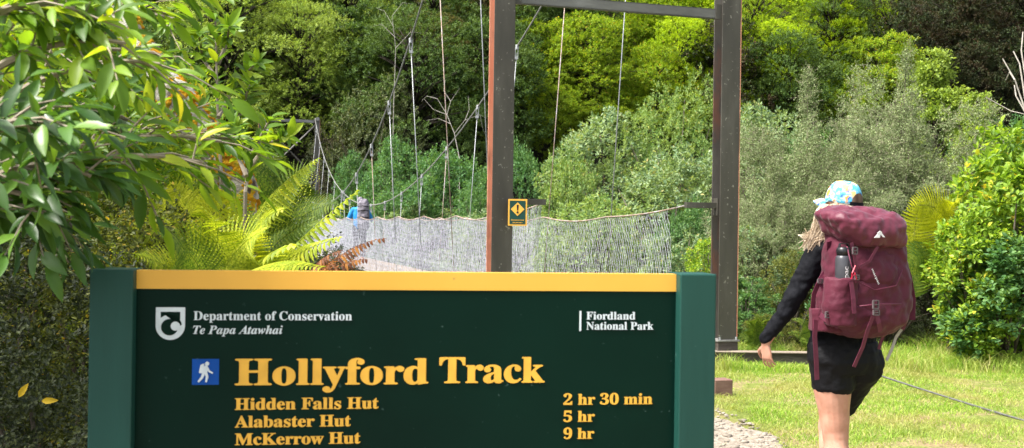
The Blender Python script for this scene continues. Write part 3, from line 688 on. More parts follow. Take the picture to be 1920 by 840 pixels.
def left_side():
    # --- yellow fern fronds between the sign and the bridge
    V=(0,-.85,.5); W=(.1,-.9,.35)
    V=(.1,-.80,.6)
    fern_plant('yellow tree fern whose curled fronds reach toward the far hiker',(450,560),4.4,[
        (((570,438),4.3),((672,356),4.1),.075,dict(nrm=(-.3,-.6,.75),droop=.9,curl=1.0,npin=19,pinn=13,base=((480,535),4.4),mat='fern_yellow')),
        (((505,345),4.5),((598,296),4.3),.13,dict(nrm=(-.2,-.5,.85),droop=.8,curl=.8,npin=26,base=((430,480),4.5),mat='fern_yellow')),
        (((450,410),4.3),((535,392),4.0),.15,dict(nrm=V,npin=20,droop=.4,mat='fern_yellow')),
        (((415,430),4.4),((372,385),4.0),.15,dict(nrm=V,npin=18,droop=.4,mat='fern_yellow')),
        (((500,450),4.5),((590,408),4.3),.13,dict(nrm=V,npin=22,droop=.4)),
        (((535,470),4.2),((640,446),3.9),.11,dict(nrm=V,npin=22,droop=.5,mat='fern_yellow')),
        (((360,440),4.2),((300,405),3.9),.15,dict(nrm=V,npin=20,droop=.4,mat='fern_yellow')),
        (((470,470),4.0),((560,460),3.5),.12,dict(nrm=V,npin=20,droop=.4,mat='fern_yellow')),
        (((440,440),4.6),((452,362),4.7),.14,dict(nrm=V,npin=20,droop=.4,mat='fern_green')),
        (((330,400),4.6),((262,372),4.4),.15,dict(nrm=V,npin=20,droop=.4,mat='fern_bright')),
        (((350,380),4.7),((318,345),4.6),.15,dict(nrm=V,npin=20,droop=.4,mat='fern_bright')),
        (((395,400),4.5),((405,350),4.4),.15,dict(nrm=V,npin=20,droop=.4,mat='fern_bright')),
        (((330,450),4.0),((240,420),3.8),.14,dict(nrm=V,npin=20,droop=.4,mat='fern_yellow')),
        (((420,450),4.0),((490,432),3.7),.13,dict(nrm=V,npin=20,droop=.4,mat='fern_bright')),
        (((390,470),4.1),((340,470),3.7),.14,dict(nrm=V,npin=20,droop=.4,mat='fern_green')),
        ],'fern_green',caud=True)
    fern_plant('fern with pale fronds lying along the top edge of the sign',(390,560),3.2,[
        (((480,480),3.1),((604,502),2.9),.085,dict(nrm=(0,-.5,.85),npin=30,mat='fern_yellow')),
        (((380,470),3.2),((300,440),3.0),.11,dict(nrm=V,npin=26,mat='fern_green')),
        (((440,450),3.3),((500,430),3.1),.13,dict(nrm=V,npin=26,mat='fern_yellow')),
        (((340,500),3.2),((255,478),3.0),.10,dict(nrm=V,npin=26,mat='fern_yellow')),
        (((420,460),3.3),((400,405),3.1),.12,dict(nrm=V,npin=26,mat='fern_yellow')),
        ],'fern_yellow')
    fern_plant('dead rust brown fern with drooping fronds in front of the wire net',(540,600),3.9,[
        (((610,462),3.8),((722,447),3.7),.055,dict(nrm=(0,-.6,.8),droop=1.2,curl=.9,ragged=.25,npin=26,pinn=9)),
        (((610,485),3.8),((690,486),3.7),.06,dict(nrm=(0,-.6,.8),droop=1.2,curl=.9,ragged=.25,npin=22,pinn=9)),
        (((575,480),3.8),((640,470),3.6),.06,dict(nrm=(0,-.6,.8),droop=1.0,curl=.9,ragged=.2,npin=22,pinn=9)),
        ],'fern_brown')
    fern_plant('olive tree fern with fine fronds below the far bridge tower',(520,480),7.2,[
        (((500,330),7.2),((440,285),7.0),.24,dict(nrm=V,npin=24)),
        (((535,320),7.2),((592,318),7.0),.20,dict(nrm=V,npin=24)),
        (((490,340),7.2),((520,275),7.2),.22,dict(nrm=V,npin=24)),
        (((560,380),7.0),((635,385),6.8),.20,dict(nrm=V,npin=24)),
        (((545,410),6.9),((610,430),6.6),.20,dict(nrm=V,npin=24)),
        (((450,350),7.0),((380,330),6.8),.22,dict(nrm=V,npin=24)),
        (((500,400),7.0),((560,352),6.8),.20,dict(nrm=V,npin=24)),
        (((480,380),7.0),((450,330),6.7),.22,dict(nrm=V,npin=24)),
        ],'fern_green',caud=True)
    V2=(.05,-.98,.15)
    fern_plant('bright yellow tree fern behind the maroon pack',(1790,540),12.9,[
        (((1706,450),12.5),((1728,366),12.4),.36,dict(nrm=V2,npin=26,pinn=18,droop=.1,start=.02,sweep=.12,base=((1712,520),12.5),mat='fern_bright')),
        (((1775,360),12.6),((1700,392),12.3),.34,dict(nrm=V2,npin=28,pinn=16,droop=.3,start=.15,sweep=.2,base=((1790,470),12.9),mat='fern_bright')),
        (((1790,380),12.7),((1826,342),12.2),.20,dict(nrm=(.5,-.7,.5),npin=26,base=((1745,425),12.7),mat='fern_bright')),
        (((1708,500),12.4),((1722,440),12.5),.34,dict(nrm=V2,npin=20,pinn=16,droop=.1,start=.02,sweep=.1,base=((1716,560),12.4))),
        (((1760,450),12.6),((1700,500),12.2),.34,dict(nrm=V2,npin=24,pinn=16,droop=.3)),
        (((1840,440),12.9),((1900,430),12.8),.3,dict(nrm=V,npin=24)),
        ],'fern_green',caud=True)
    for (lab,bp,Y,fr) in [
        ('small pale fern on the grass edge beside the right tower post',(1420,668),12.6,[(1385,640),(1400,605),(1440,600),(1470,630),(1415,590)]),
        ('fern with long leaning fronds behind the hand of the hiker',(1540,690),12.2,[(1500,640),(1488,600),(1520,590),(1545,585),(1478,625)])]:
        fern_plant(lab,bp,Y,[(((bp[0]+(x-bp[0])*.35,min(y-5,bp[1]-60)),Y),((x,y),Y-.3),.12,dict(nrm=(0,-.8,.6),npin=20,pinn=7,mat='fern_green')) for x,y in fr],'fern_green')
    # --- fine leaved bank of shrubs at the left
    S=[bush_proto('fine_a',1.7,.62,3200,9,.021,.6,seed=11,lump=.9,pw=.4,blobs=80,bscale=.75),
       bush_proto('fine_b',2.1,.80,3200,9,.026,.55,seed=12,lump=.9,pw=.45,blobs=80,bscale=.75),
       bush_proto('leafy_a',2.6,.75,900,9,.060,.40,seed=13,lump=.5,blade=True,up=.6,blobs=36,droop=-.1)]
    gf='small leaved shrubs at the left of the sign'
    for (px,pt,Y,w,k,mt,lab,g) in [
        (250,345,4.0,620,0,'fine_olive','small leaved olive shrub directly behind the left post of the sign',gf),
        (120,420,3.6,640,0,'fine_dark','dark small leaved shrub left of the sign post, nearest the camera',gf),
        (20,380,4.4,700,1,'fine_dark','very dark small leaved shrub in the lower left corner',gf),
        (330,415,5.0,560,1,'fine_yellow','sunlit yellow small leaved shrub behind the ferns',gf),
        (60,250,5.4,640,1,'fine_olive','tall small leaved shrub behind the hanging big leaves',gf),
        (210,180,6.2,520,0,'fine_yellow','tall yellow green small leaved shrub left of the mossy trunk',gf),
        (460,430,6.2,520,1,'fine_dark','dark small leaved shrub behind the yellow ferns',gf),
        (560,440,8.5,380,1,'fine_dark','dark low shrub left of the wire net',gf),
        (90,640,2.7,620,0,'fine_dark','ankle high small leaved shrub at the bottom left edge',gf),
        (330,90,6.6,300,2,'big_leaf','leafy shrub of long yellow green leaves above the mossy trunk','leafy shrubs behind the hanging branches'),
        (180,20,5.6,420,2,'big_leaf','leafy backlit shrub in the upper left, behind the hanging branches','leafy shrubs behind the hanging branches'),
        (20,-40,6.2,420,2,'big_leaf','leafy shrub in the upper left corner','leafy shrubs behind the hanging branches'),
        (400,170,7.6,200,2,'big_leaf','leafy shrub between the mossy trunk and the pale beeches','leafy shrubs behind the hanging branches')]:
        loc,sx,sz=on_flat(px,pt,Y,w,S[k]); plant(S[k],'leafy_shrub' if k==2 else 'small_leaved_shrub',lab,'shrub',loc,sx,sz,px*.013,mt,g)
    # big evergreens that close the view and shade the left
    global rng
    T=tree_proto('left_canopy',8,3.2,40,7,9,.085,.8,seed=31,base=.22)
    for i,(x,y,s) in enumerate([(-6.2,9.5,1.0),(-8.5,13,1.1),(-9,4,1.1),(-11,18,1.2)]):
        plant(T,'canopy_tree','shaded green tree crowding the left edge behind the leafy shrubs','tree',(x,y,ground(x,y)-.1),s,s,i*1.3,'beech_olive','shaded trees at the left edge')
    # --- mossy leaning trunk
    pts=[(20,-330,5.8),(120,-120,5.5),(215,20,5.3),(265,95,5.2),(312,158,5.1),(350,208,5.0),(392,262,5.0),(440,350,5.0),(460,460,5.05),(462,600,5.1)]
    b=at(*pts[-1]); root=Vector((b.x,b.y,ground(b.x,b.y)))
    t=thing('leaning_tree','leaning lichen covered trunk crusted with orange moss among the left leaves','tree',root)
    P=[at(*p)-root for p in pts]+[Vector((.05,0,-.1))]; rad=[.03,.045,.06,.07,.085,.085,.08,.09,.10,.12,.15]
    from mathutils import noise as nz
    fine=[];fr=[]
    for i in range(len(P)-1):
        for k in range(8):
            u=k/8; q=P[i].lerp(P[i+1],u)
            fine.append(q+Vector((nz.noise(q*5),nz.noise(q*5+Vector((9,0,0))),nz.noise(q*5+Vector((0,9,0)))))*.03); fr.append((rad[i]*(1-u)+rad[i+1]*u)*(1+.25*nz.noise(q*9)))
    mb=MB(); mb.tube(fine,fr,14); mb.build('trunk',M['moss_bark'],t,True)
    mb=MB(); rng=np.random.default_rng(7)
    for i in range(900):
        k=rng.integers(16,60); q=fine[k]; a=rng.normal()*.9+.2
        T_=(fine[k+1]-fine[k-1]).normalized(); s=T_.cross(Vector((0,-1,0))).normalized()*-1; n=Vector((0,-1,0))
        d=(s*math.sin(a+.5)+n*math.cos(a+.5)); rr=fr[k]
        if nz.noise((q+d*rr)*14)>-.12: mb.ball(q+d*rr*.95+T_*rng.normal()*.02,tuple(rng.uniform(.008,.020,3)),6)
    mo=mb.build('moss',M['moss'],t,True); mo['kind']='stuff'; voxel(mo,.006,2,.5,[(.012,.015,1)])
    cr2=bush_proto('leaning',1.8,1.5,700,9,.05,.45,seed=61,lump=.5,blobs=26)
    o=link('crown',cr2['crown'],M['big_leaf'],t); o.location=P[0]-Vector((0,0,.5))
    for k,(dx,dy,dz) in enumerate(((.5,.2,.5),(-.5,.3,.4),(.1,-.5,.6))):
        mb=MB(); mb.tube([P[1],P[1].lerp(P[0],.6)+Vector((dx*.3,dy*.3,0)),P[0]+Vector((dx,dy,dz))],[.03,.02,.008],6); mb.build('branch',M['bark'],t)
    # --- overhanging branches with big leaves, rooted in a trunk out of frame
    rng=np.random.default_rng(77); random.seed(8)
    root=Vector((-2.35,2.3,0)); t=thing('overhanging_tree','broad leaved tree whose glossy blurred branches hang into the upper left','tree',root)
    mb=MB(); mb.tube([Vector((0,0,-.1)),Vector((.05,0,1.2)),Vector((.1,-.1,2.4)),Vector((.3,-.1,3.4))],[.11,.09,.07,.05],10); mb.build('trunk',M['bark'],t,True)
    shade_crown=bush_proto('over',2.2,1.7,900,9,.085,.36,seed=51,lump=.5,blobs=30,droop=.3)
    for (x,y,z,s_) in ((-.9,.2,2.5,.8),(-1.0,2.0,2.7,.9)):
        o=link('crown',shade_crown['crown'],M['big_leaf_dark'],t); o.location=(x,y,z); o.scale=(s_,s_,s_*.7)  # unseen crowns above the frame, added to shade the lower left
    # branches: start, end (px,py,Y), number of side twigs
    BR=[((-160,250,1.9),(235,80,1.8)),((-160,330,2.0),(300,120,2.1)),((-160,420,1.8),(380,305,2.1)),((-180,160,2.3),(350,-10,2.3)),
        ((-150,60,1.9),(250,-30,1.9)),((-160,440,1.6),(70,230,1.6)),((-170,430,2.2),(415,265,2.3)),((-120,420,1.9),(170,330,1.9)),
        ((-170,200,2.4),(330,110,2.5)),((-170,90,2.6),(345,40,2.7)),
        ((-170,380,2.4),(440,262,2.4)),((-150,470,1.9),(90,390,1.9)),((-150,20,2.5),(300,-60,2.5)),((-150,480,2.0),(60,395,2.0)),((-150,150,1.8),(120,20,1.8)),((-150,300,2.2),(240,225,2.3))]
    parts={}
    for bi,(a,b) in enumerate(BR):
        A=at(*a)-root;B=at(*b)-root; mid=(A+B)/2+Vector((0,0,.10+.05*random.random()))
        q=lambda u:A*(1-u)**2+mid*2*u*(1-u)+B*u*u
        mb=MB(); mb.tube([q(u) for u in np.linspace(0,1,12)],[.008*(1-.75*u)+.0015 for u in np.linspace(0,1,12)],6)
        P=[];D=[];NN=[];L=[]
        ntw=15
        for k in range(ntw):
            u=.22+.78*(k+rng.random()*.6)/ntw; s=q(min(u,1)); T_=(q(min(u,.99)+.01)-q(min(u,.99))).normalized()
            sd=Vector((rng.normal()*.55,rng.normal()*.7,rng.normal()*.6)); d=(T_*.8+sd*.9).normalized(); ln=rng.uniform(.06,.17)
            e=s+d*ln+Vector((0,0,-.15*ln)); m=s.lerp(e,.5)+Vector((0,0,.01))
            mb.tube([s,m,e],[.0022,.0018,.0012],4)
            nl=rng.integers(5,9)
            for j in range(nl):
                v=.25+.75*j/(nl-1); p=s.lerp(e,v); an=j*2.4+rng.random()
                x=d.cross(Vector((0,0,1))).normalized(); y=x.cross(d)
                rdl=(x*math.cos(an)+y*math.sin(an))
                ld=rdl*(1.0-.4*v)+d*(.6+.6*v)+Vector((0,0,-.42))
                P.append(p);D.append(ld);NN.append(Vector((rng.normal()*.45,-.35+rng.normal()*.35,.8)));L.append(rng.uniform(.036,.078))
        tz_=max(.9,A.z-.25); J=Vector((.05*tz_/1.2,0,tz_)); mb.tube([J,J.lerp(A,.5)+Vector((0,0,-.02)),q(0),q(.03)],[.020,.014,.0096,.0092],6)
        br=mb.build('branch',M['twig'],t)
        v,f=blades(np.array([tuple(x) for x in P]),np.array([tuple(x) for x in D]),np.array([tuple(x) for x in NN]),np.array(L),np.array(L)*rng.uniform(.24,.38,len(L)),rng.uniform(.05,.35,len(L)))
        dark = bi in (5,7,11,13,15)
        link('leaves',npmesh('leaves',v,f,True),M['big_leaf_dark' if dark else 'big_leaf'],br)
    # --- broadleaf saplings
    def sapling(label,stems,Y,leaf,mt,n=15):
        b=at(stems[0][0][0],stems[0][0][1],Y); root=Vector((b.x,b.y,ground(b.x,b.y))); t=thing('broadleaf_sapling',label,'sapling',root,group='broadleaf saplings by the mossy trunk')
        for st in stems:
            P3=[at(x,y,Y+rng.normal()*.1)-root for x,y in st]; mb=MB()
            if st is stems[0]: P3=[Vector((0,0,-.05))]+P3
            mb.tube(P3,[.010-.006*i/(len(P3)-1) for i in range(len(P3))],6); br=mb.build('stem',M['twig'],t)
            P=[];D=[];NN=[];L=[]
            for k in range(n):
                u=.3+.7*k/(n-1); seg=u*(len(P3)-1); i=min(int(seg),len(P3)-2); s=P3[i].lerp(P3[i+1],seg-i); T_=(P3[i+1]-P3[i]).normalized()
                for j in range(3 if k<n-2 else 6):
                    an=rng.random()*6.28; x=T_.cross(Vector((0,1,0))).normalized(); y=x.cross(T_)
                    P.append(s+T_*rng.normal()*.012);D.append((x*math.cos(an)+y*math.sin(an))*.8+T_*.7);NN.append(T_*.7+Vector((rng.normal()*.3,-.3,.5)));L.append(leaf*rng.uniform(.7,1.2))
            v,f=blades(np.array([tuple(x) for x in P]),np.array([tuple(x) for x in D]),np.array([tuple(x) for x in NN]),np.array(L),np.array(L)*.42,.15)
            link('leaves',npmesh('leaves',v,f,True),M[mt],br)
    sapling('upright broadleaf sapling with pale undersides right of the mossy trunk',[[(415,330),(408,200),(404,40)],[(410,220),(440,160),(480,118)],[(408,150),(380,110),(372,60)],[(412,250),(450,215),(468,160)],[(409,120),(425,80),(430,50)]],4.6,.085,'big_leaf',10)
    sapling('small broadleaf sapling leaning right above the ferns',[[(460,360),(470,290),(505,225)],[(465,320),(500,270),(535,258)],[(462,330),(440,280),(440,240)]],4.3,.08,'big_leaf',8)
    # two yellow leaves caught in the dark shrub
    for (x,y,lab) in [(35,745,'single bright yellow fallen leaf standing up in the dark shrub'),(78,752,'curled yellow fallen leaf lying right of the upright one')]:
        p=at(x,y,2.45); v,f=blades(np.zeros((1,3)),np.array([[.5,-.1,.8 if x<50 else .05]]),np.array([[.2,-1,.2]]),np.array([.036]),np.array([.015]),.3)
        o=link('fallen_leaf',npmesh('fallen_leaf',v,f,True),M['yellow_leaf']); o.location=p; props(o,lab,'leaf',group='yellow leaves in the dark shrub')

def grass():
    global rng
    rng=np.random.default_rng(3)
    def blades_at(P,h,w,lean=.35):
        n=len(P); a=rng.random(n)*6.28; S=np.stack([np.cos(a),np.sin(a),np.zeros(n)],1)
        ln=rnd(n)*lean; ln[:,2]=1; D=unit(ln); h=h[:,None]; w=w[:,None]
        bend=rnd(n)*.35*h; bend[:,2]=-.12*h[:,0]
        v=np.empty((n,5,3)); v[:,0]=P-S*w/2; v[:,1]=P+S*w/2; m=P+D*h*.55; v[:,2]=m-S*w*.4; v[:,3]=m+S*w*.4; v[:,4]=P+D*h+bend
        b=np.arange(n)[:,None]*5
        return v.reshape(-1,3),np.concatenate([b+np.array(t) for t in((0,1,3),(0,3,2),(2,3,4))])
    n=170000; Y=5.2+7.6*rng.random(n)**.8; X=rng.uniform(-.3,8.6,n)*1.0
    X=X*(Y/12)**.5
    dens=np.array([noise.noise((x*1.6,y*1.6,4)) for x,y in zip(X,Y)])
    path=(X<1.88-.08*np.maximum(Y-7.2,0)**2+dens*.35)&(Y<10.6)
    keep=(dens>-.28+rng.normal(size=n)*.16)&(~path|(rng.random(n)<.02))
    X,Y,dens=X[keep],Y[keep],dens[keep]; Z=np.array([ground(x,y) for x,y in zip(X,Y)])
    h=rng.uniform(.025,.07,len(X))*(1+.5*dens); w=rng.uniform(.003,.0065,len(X))
    v,f=blades_at(np.stack([X,Y,Z-.004],1),h,w,.6)
    o=link('grass',npmesh('grass',v,f),M['grass']); props(o,'short yellow green turf beside the gravel path','grass',kind='stuff')
    # long grass in clumps
    P=[];H=[]
    def clump(x,y,r,n,hh):
        for _ in range(n):
            a=rng.random()*6.28;q=r*math.sqrt(rng.random()); xx,yy=x+math.cos(a)*q,y+math.sin(a)*q
            P.append((xx,yy,ground(xx,yy)-.01));H.append(hh*rng.uniform(.45,1.1))
    for i in range(150):
        x=rng.uniform(2.1,8.5); y=rng.uniform(11.95 if x<4.0 else 11.6,13.2); clump(x,y,.16,85,rng.uniform(.12,.30))
    for (px,py,n,hh) in [(1365,690,260,.24),(1455,692,160,.15),(1500,692,140,.14),(1755,645,260,.4),(1740,660,200,.36),(1880,640,400,.4),(1830,650,200,.3),(1900,680,300,.3),(1700,670,200,.25),(1400,690,150,.16)]:
        Yd=1.5*F/(py-420); p=at(px,py,Yd); clump(p.x,Yd,.16,n,hh)
    for i in range(70):
        y=rng.uniform(11.2,12.2); x=rng.uniform(4.2,8.5); clump(x,y,.16,80,rng.uniform(.14,.32))
    P=np.array(P);H=np.array(H); v,f=blades_at(P,H,np.full(len(P),.0062)*rng.uniform(.7,1.2,len(P)),.33)
    o=link('long_grass',npmesh('long_grass',v,f),M['grass']); props(o,'long tufted grass along the edge of the undergrowth','grass',kind='stuff')
    # pebbles on the path
    n=900; X=rng.uniform(.9,2.1,n);Y=rng.uniform(6.4,9,n); mb=MB()
    for x,y in zip(X,Y):
        if x>1.82-.10*max(y-7.2,0)**2+.1: continue
        r=abs(rng.normal())*.007+.005; mb.ball((x,y,ground(x,y)+.012+r*.2),(r*rng.uniform(.8,1.5),r*rng.uniform(.8,1.4),r*.6),6)
    o=mb.build('pebbles',M['pebble'],None,True); props(o,'loose pale pebbles on the gravel path','pebbles',kind='stuff')
# ---------------------------------------------------------------- lettering from the built in math serif glyphs
def serif(s, it=False):
    o=''
    for c in s:
        if 'A'<=c<='Z': o+=chr((0x1D468 if it else 0x1D400)+ord(c)-65)
        elif 'a'<=c<='z': o+=chr((0x1D482 if it else 0x1D41A)+ord(c)-97)
        elif '0'<=c<='9': o+=chr(0x1D7CE+ord(c)-48)
        else: o+=c
    return o
def text_mesh(s, off=0.0, spacing=1.0, ext=0, shear=0):
    c=bpy.data.curves.new('lettering','FONT'); c.body=s; c.offset=off; c.space_character=spacing; c.resolution_u=4; c.extrude=ext; c.fill_mode='FRONT'
    c.shear=shear
    o=bpy.data.objects.new('tmp',c); COL.objects.link(o); bpy.context.view_layer.update()
    me=bpy.data.meshes.new_from_object(o.evaluated_get(bpy.context.evaluated_depsgraph_get()))
    bpy.data.objects.remove(o); bpy.data.curves.remove(c)
    return me
CAPH={}
def bold_mesh(s,off,spacing):
    # heavier weight: the same glyphs laid over themselves, a hair apart sideways and in depth
    me=text_mesh(s,0,spacing)
    if off<=0: return me
    n=len(me.vertices); V=[v.co.copy() for v in me.vertices]; Fc=[tuple(p.vertices) for p in me.polygons]; bpy.data.meshes.remove(me)
    vs=[];fs=[]
    for k,(dx,dz) in enumerate(((-1,0),(1,0),(0,.55),(0,-.55),(-.5,.3),(.5,.3),(-.5,-.3),(.5,-.3))):
        b=len(vs); vs+=[(v.x+dx*off,v.y+dz*off,k*.0001) for v in V]; fs+=[tuple(i+b for i in f) for f in Fc]
    m2=bpy.data.meshes.new('lettering'); m2.from_pydata(vs,[],fs); m2.update(); return m2
def fit_text(s, x0, x1, zb, cap, y, off=0.0, it=False, sans=False, spacing=1.0):
    """text facing -y, left edge x0, right x1, baseline zb, capital height cap"""
    me=bold_mesh(s if sans else serif(s,it),off,spacing)
    key=(it,sans,off)
    if key not in CAPH:
        h=bold_mesh('H' if sans else serif('H',it),off,1); zs=[v.co.y for v in h.vertices]; CAPH[key]=(min(zs),max(zs))
    z0,z1=CAPH[key]; xs=[v.co.x for v in me.vertices]; a,b=min(xs),max(xs); k=cap/(z1-z0); q=(x1-x0)/(b-a)
    for v in me.vertices:
        x,z,d=v.co; v.co=(x0+(x-a)*q, y-d*.8, zb+(z-z0)*k)
    return me

def track_sign():
    th=math.atan2(.166,1.208); PL=at(168,505,2.0); PR=at(1344,514,2.166)
    th=math.atan2(PR.y-PL.y,PR.x-PL.x); W=math.hypot(PR.y-PL.y,PR.x-PL.x); TOP=PL.z
    t=thing('track_sign','large dark green track sign with a yellow top band and yellow and white lettering','sign',(PL.x,PL.y,0),th)
    ex=Vector((math.cos(th),math.sin(th),0)); ey=Vector((-math.sin(th),math.cos(th),0)); cam=Vector((0,0,CAMZ)); o0=Vector((PL.x,PL.y,0))
    REC=.030
    def sp(px,py,rec=REC):
        d=at(px,py,1.0)-cam; k=(rec-(cam-o0).dot(ey))/d.dot(ey); p=cam+d*k-o0
        return p.dot(ex),p.z
    def post(x0,x1):
        mb=MB(); mb.box(((x0+x1)/2,.045,TOP/2-.1),(x1-x0,.09,TOP+.2)); mb.build('post',M['post_green'],t,bevel=.003)
    xl=.079; xr=W-.076
    post(0,xl); post(xr,W)
    pz=TOP-.002; bz=sp(255,543)[1]; bzr=sp(1268,546)[1]; bz=(bz+bzr)/2
    mb=MB(); mb.box(((xl+xr)/2,REC+.012,(.42+bz)/2),(xr-xl-.0006,.024,bz-.42)); mb.build('panel',M['sign_green'],t)
    mb=MB(); mb.box(((xl+xr)/2,REC+.0113,(bz+pz)/2+.0003),(xr-xl-.0006,.026,pz-bz-.0006)); mb.build('top_band',M['sign_yellow'],t)
    yy=REC-.0011
    def tx(name,s,p0,p1x,cap,off,mat,it=False,spacing=1.0,base=None):
        x0,z0=sp(p0[0],p0[1]); x1,_=sp(p1x,p0[1]); _,zc=sp(p0[0],p0[1]-cap)
        return link(name,fit_text(s,x0,x1,z0,zc-z0,yy,off,it,spacing=spacing),mat,t)
    Y_,W_=M['letter_yellow'],M['letter_white']
    def zb(px,py): return sp(px,py)[1]
    o=tx('title_lettering','Hollyford',(440,722.5),803,50,.022,Y_)
    o=tx('title_lettering','Track',(823,718.5),1021,49,.022,Y_)
    for s,x1,b in(('Hidden Falls Hut',710,769),('Alabaster Hut',658,802),('McKerrow Hut',676,835)): tx('destination_lettering',s,(440,b-.5),x1,22,.022,Y_)
    for s,x1,b in(('2 hr 30 min',1223,759),('5 hr',1115,791),('9 hr',1114,823)): tx('time_lettering',s,(1056,b),x1,20.5,.020,Y_)
    tx('department_lettering','Department of Conservation',(363,600),660,16.5,.008,W_)
    tx('department_lettering','Te Papa Atawhai',(362,626),530,15.5,.010,W_,True)
    tx('park_lettering','Fiordland',(1099,599),1191,14.5,.012,W_)
    tx('park_lettering','National Park',(1099,618),1225,14.5,.012,W_)
    # thin vertical rule
    a=sp(1086.5,583);b=sp(1089.5,620.5); mb=MB(); mb.prism([(a[0],b[1]),(b[0],b[1]),(b[0],a[1]),(a[0],a[1])],yy,REC-.0002); mb.build('rule',W_,t)
    # shield emblem
    x0,z0=sp(292.5,576); x1,_=sp(347.5,576); k=(x1-x0)/270.0
    P=lambda x,y:(x0+(x-65)*k, z0-(y-75)*k)
    def arc(cx,cy,r,a0,a1,n=24): return [(cx+r*math.cos(R(a0+(a1-a0)*i/n)),cy-r*math.sin(R(a0+(a1-a0)*i/n))) for i in range(n+1)]
    def layer(name,poly,mat,lv,par):
        mb=MB(); pts=[P(*p) for p in poly]
        # make counter clockwise seen from the front
        A=sum(pts[i][0]*pts[(i+1)%len(pts)][1]-pts[(i+1)%len(pts)][0]*pts[i][1] for i in range(len(pts)))
        if A<0: pts=pts[::-1]
        bm=bmesh.new(); vs=[bm.verts.new((x,REC-.0008-.0004*lv,z)) for x,z in pts]; f=bm.faces.new(vs)
        bmesh.ops.triangulate(bm,faces=[f]); bmesh.ops.recalc_face_normals(bm,faces=bm.faces[:])
        for f in bm.faces:
            if f.normal.y>0: f.normal_flip()
        me=bpy.data.meshes.new(name); bm.to_mesh(me); bm.free(); return link(name,me,mat,par)
    G_=M['sign_green']
    em=layer('shield_emblem',[(65,75),(335,75)]+arc(200,250,135,0,-180,30),W_,0,t)
    layer('shield_ground',[(290,118),(110,118),(110,172)]+arc(192,262,117,134,12,24)+[(290,252)],G_,1,em)
    layer('shield_ground',arc(193,264,79,0,360,36)[:-1],G_,1,em)
    layer('koru_bulb',arc(247,254,43,0,360,28)[:-1],W_,2,em)
    # hiker symbol
    x0,z0=sp(360.5,673); x1,_=sp(411,673); _,z1=sp(360.5,721.5); k=(x1-x0)/255.0; kz=(z0-z1)/245.0
    P=lambda x,y:(x0+(x-398)*k, z0-(y-555)*kz)
    sq=layer('hiker_symbol',[(398,555),(653,555),(653,800),(398,800)],M['sign_blue'],0,t)
    def cap(x1,y1,x2,y2,r1,r2=None):
        r2=r2 or r1; a=math.degrees(math.atan2(-(y2-y1),x2-x1)); return arc(x1,y1,r1,a+90,a+270,8)+arc(x2,y2,r2,a-90,a+90,8)
    for nm,po,lv in (('symbol_head',arc(540,600,20,0,360,20)[:-1],1),('symbol_pack',[(495,603),(516,598),(508,612),(496,690),(470,690),(463,680),(478,610)],1),
        ('symbol_body',[(520,618),(532,615),(548,625),(556,655),(540,680),(500,682),(502,650),(510,625)],2),
        ('symbol_arm',cap(545,640,562,672,9),3),('symbol_arm',cap(562,672,590,686,9,8),4),
        ('symbol_leg',cap(512,680,494,730,15,12),3),('symbol_leg',cap(494,730,463,766,12,9),4),
        ('symbol_leg',cap(528,680,543,722,15,12),5),('symbol_leg',cap(543,722,534,766,12,9),6)):
        layer(nm,po,W_,lv,sq)

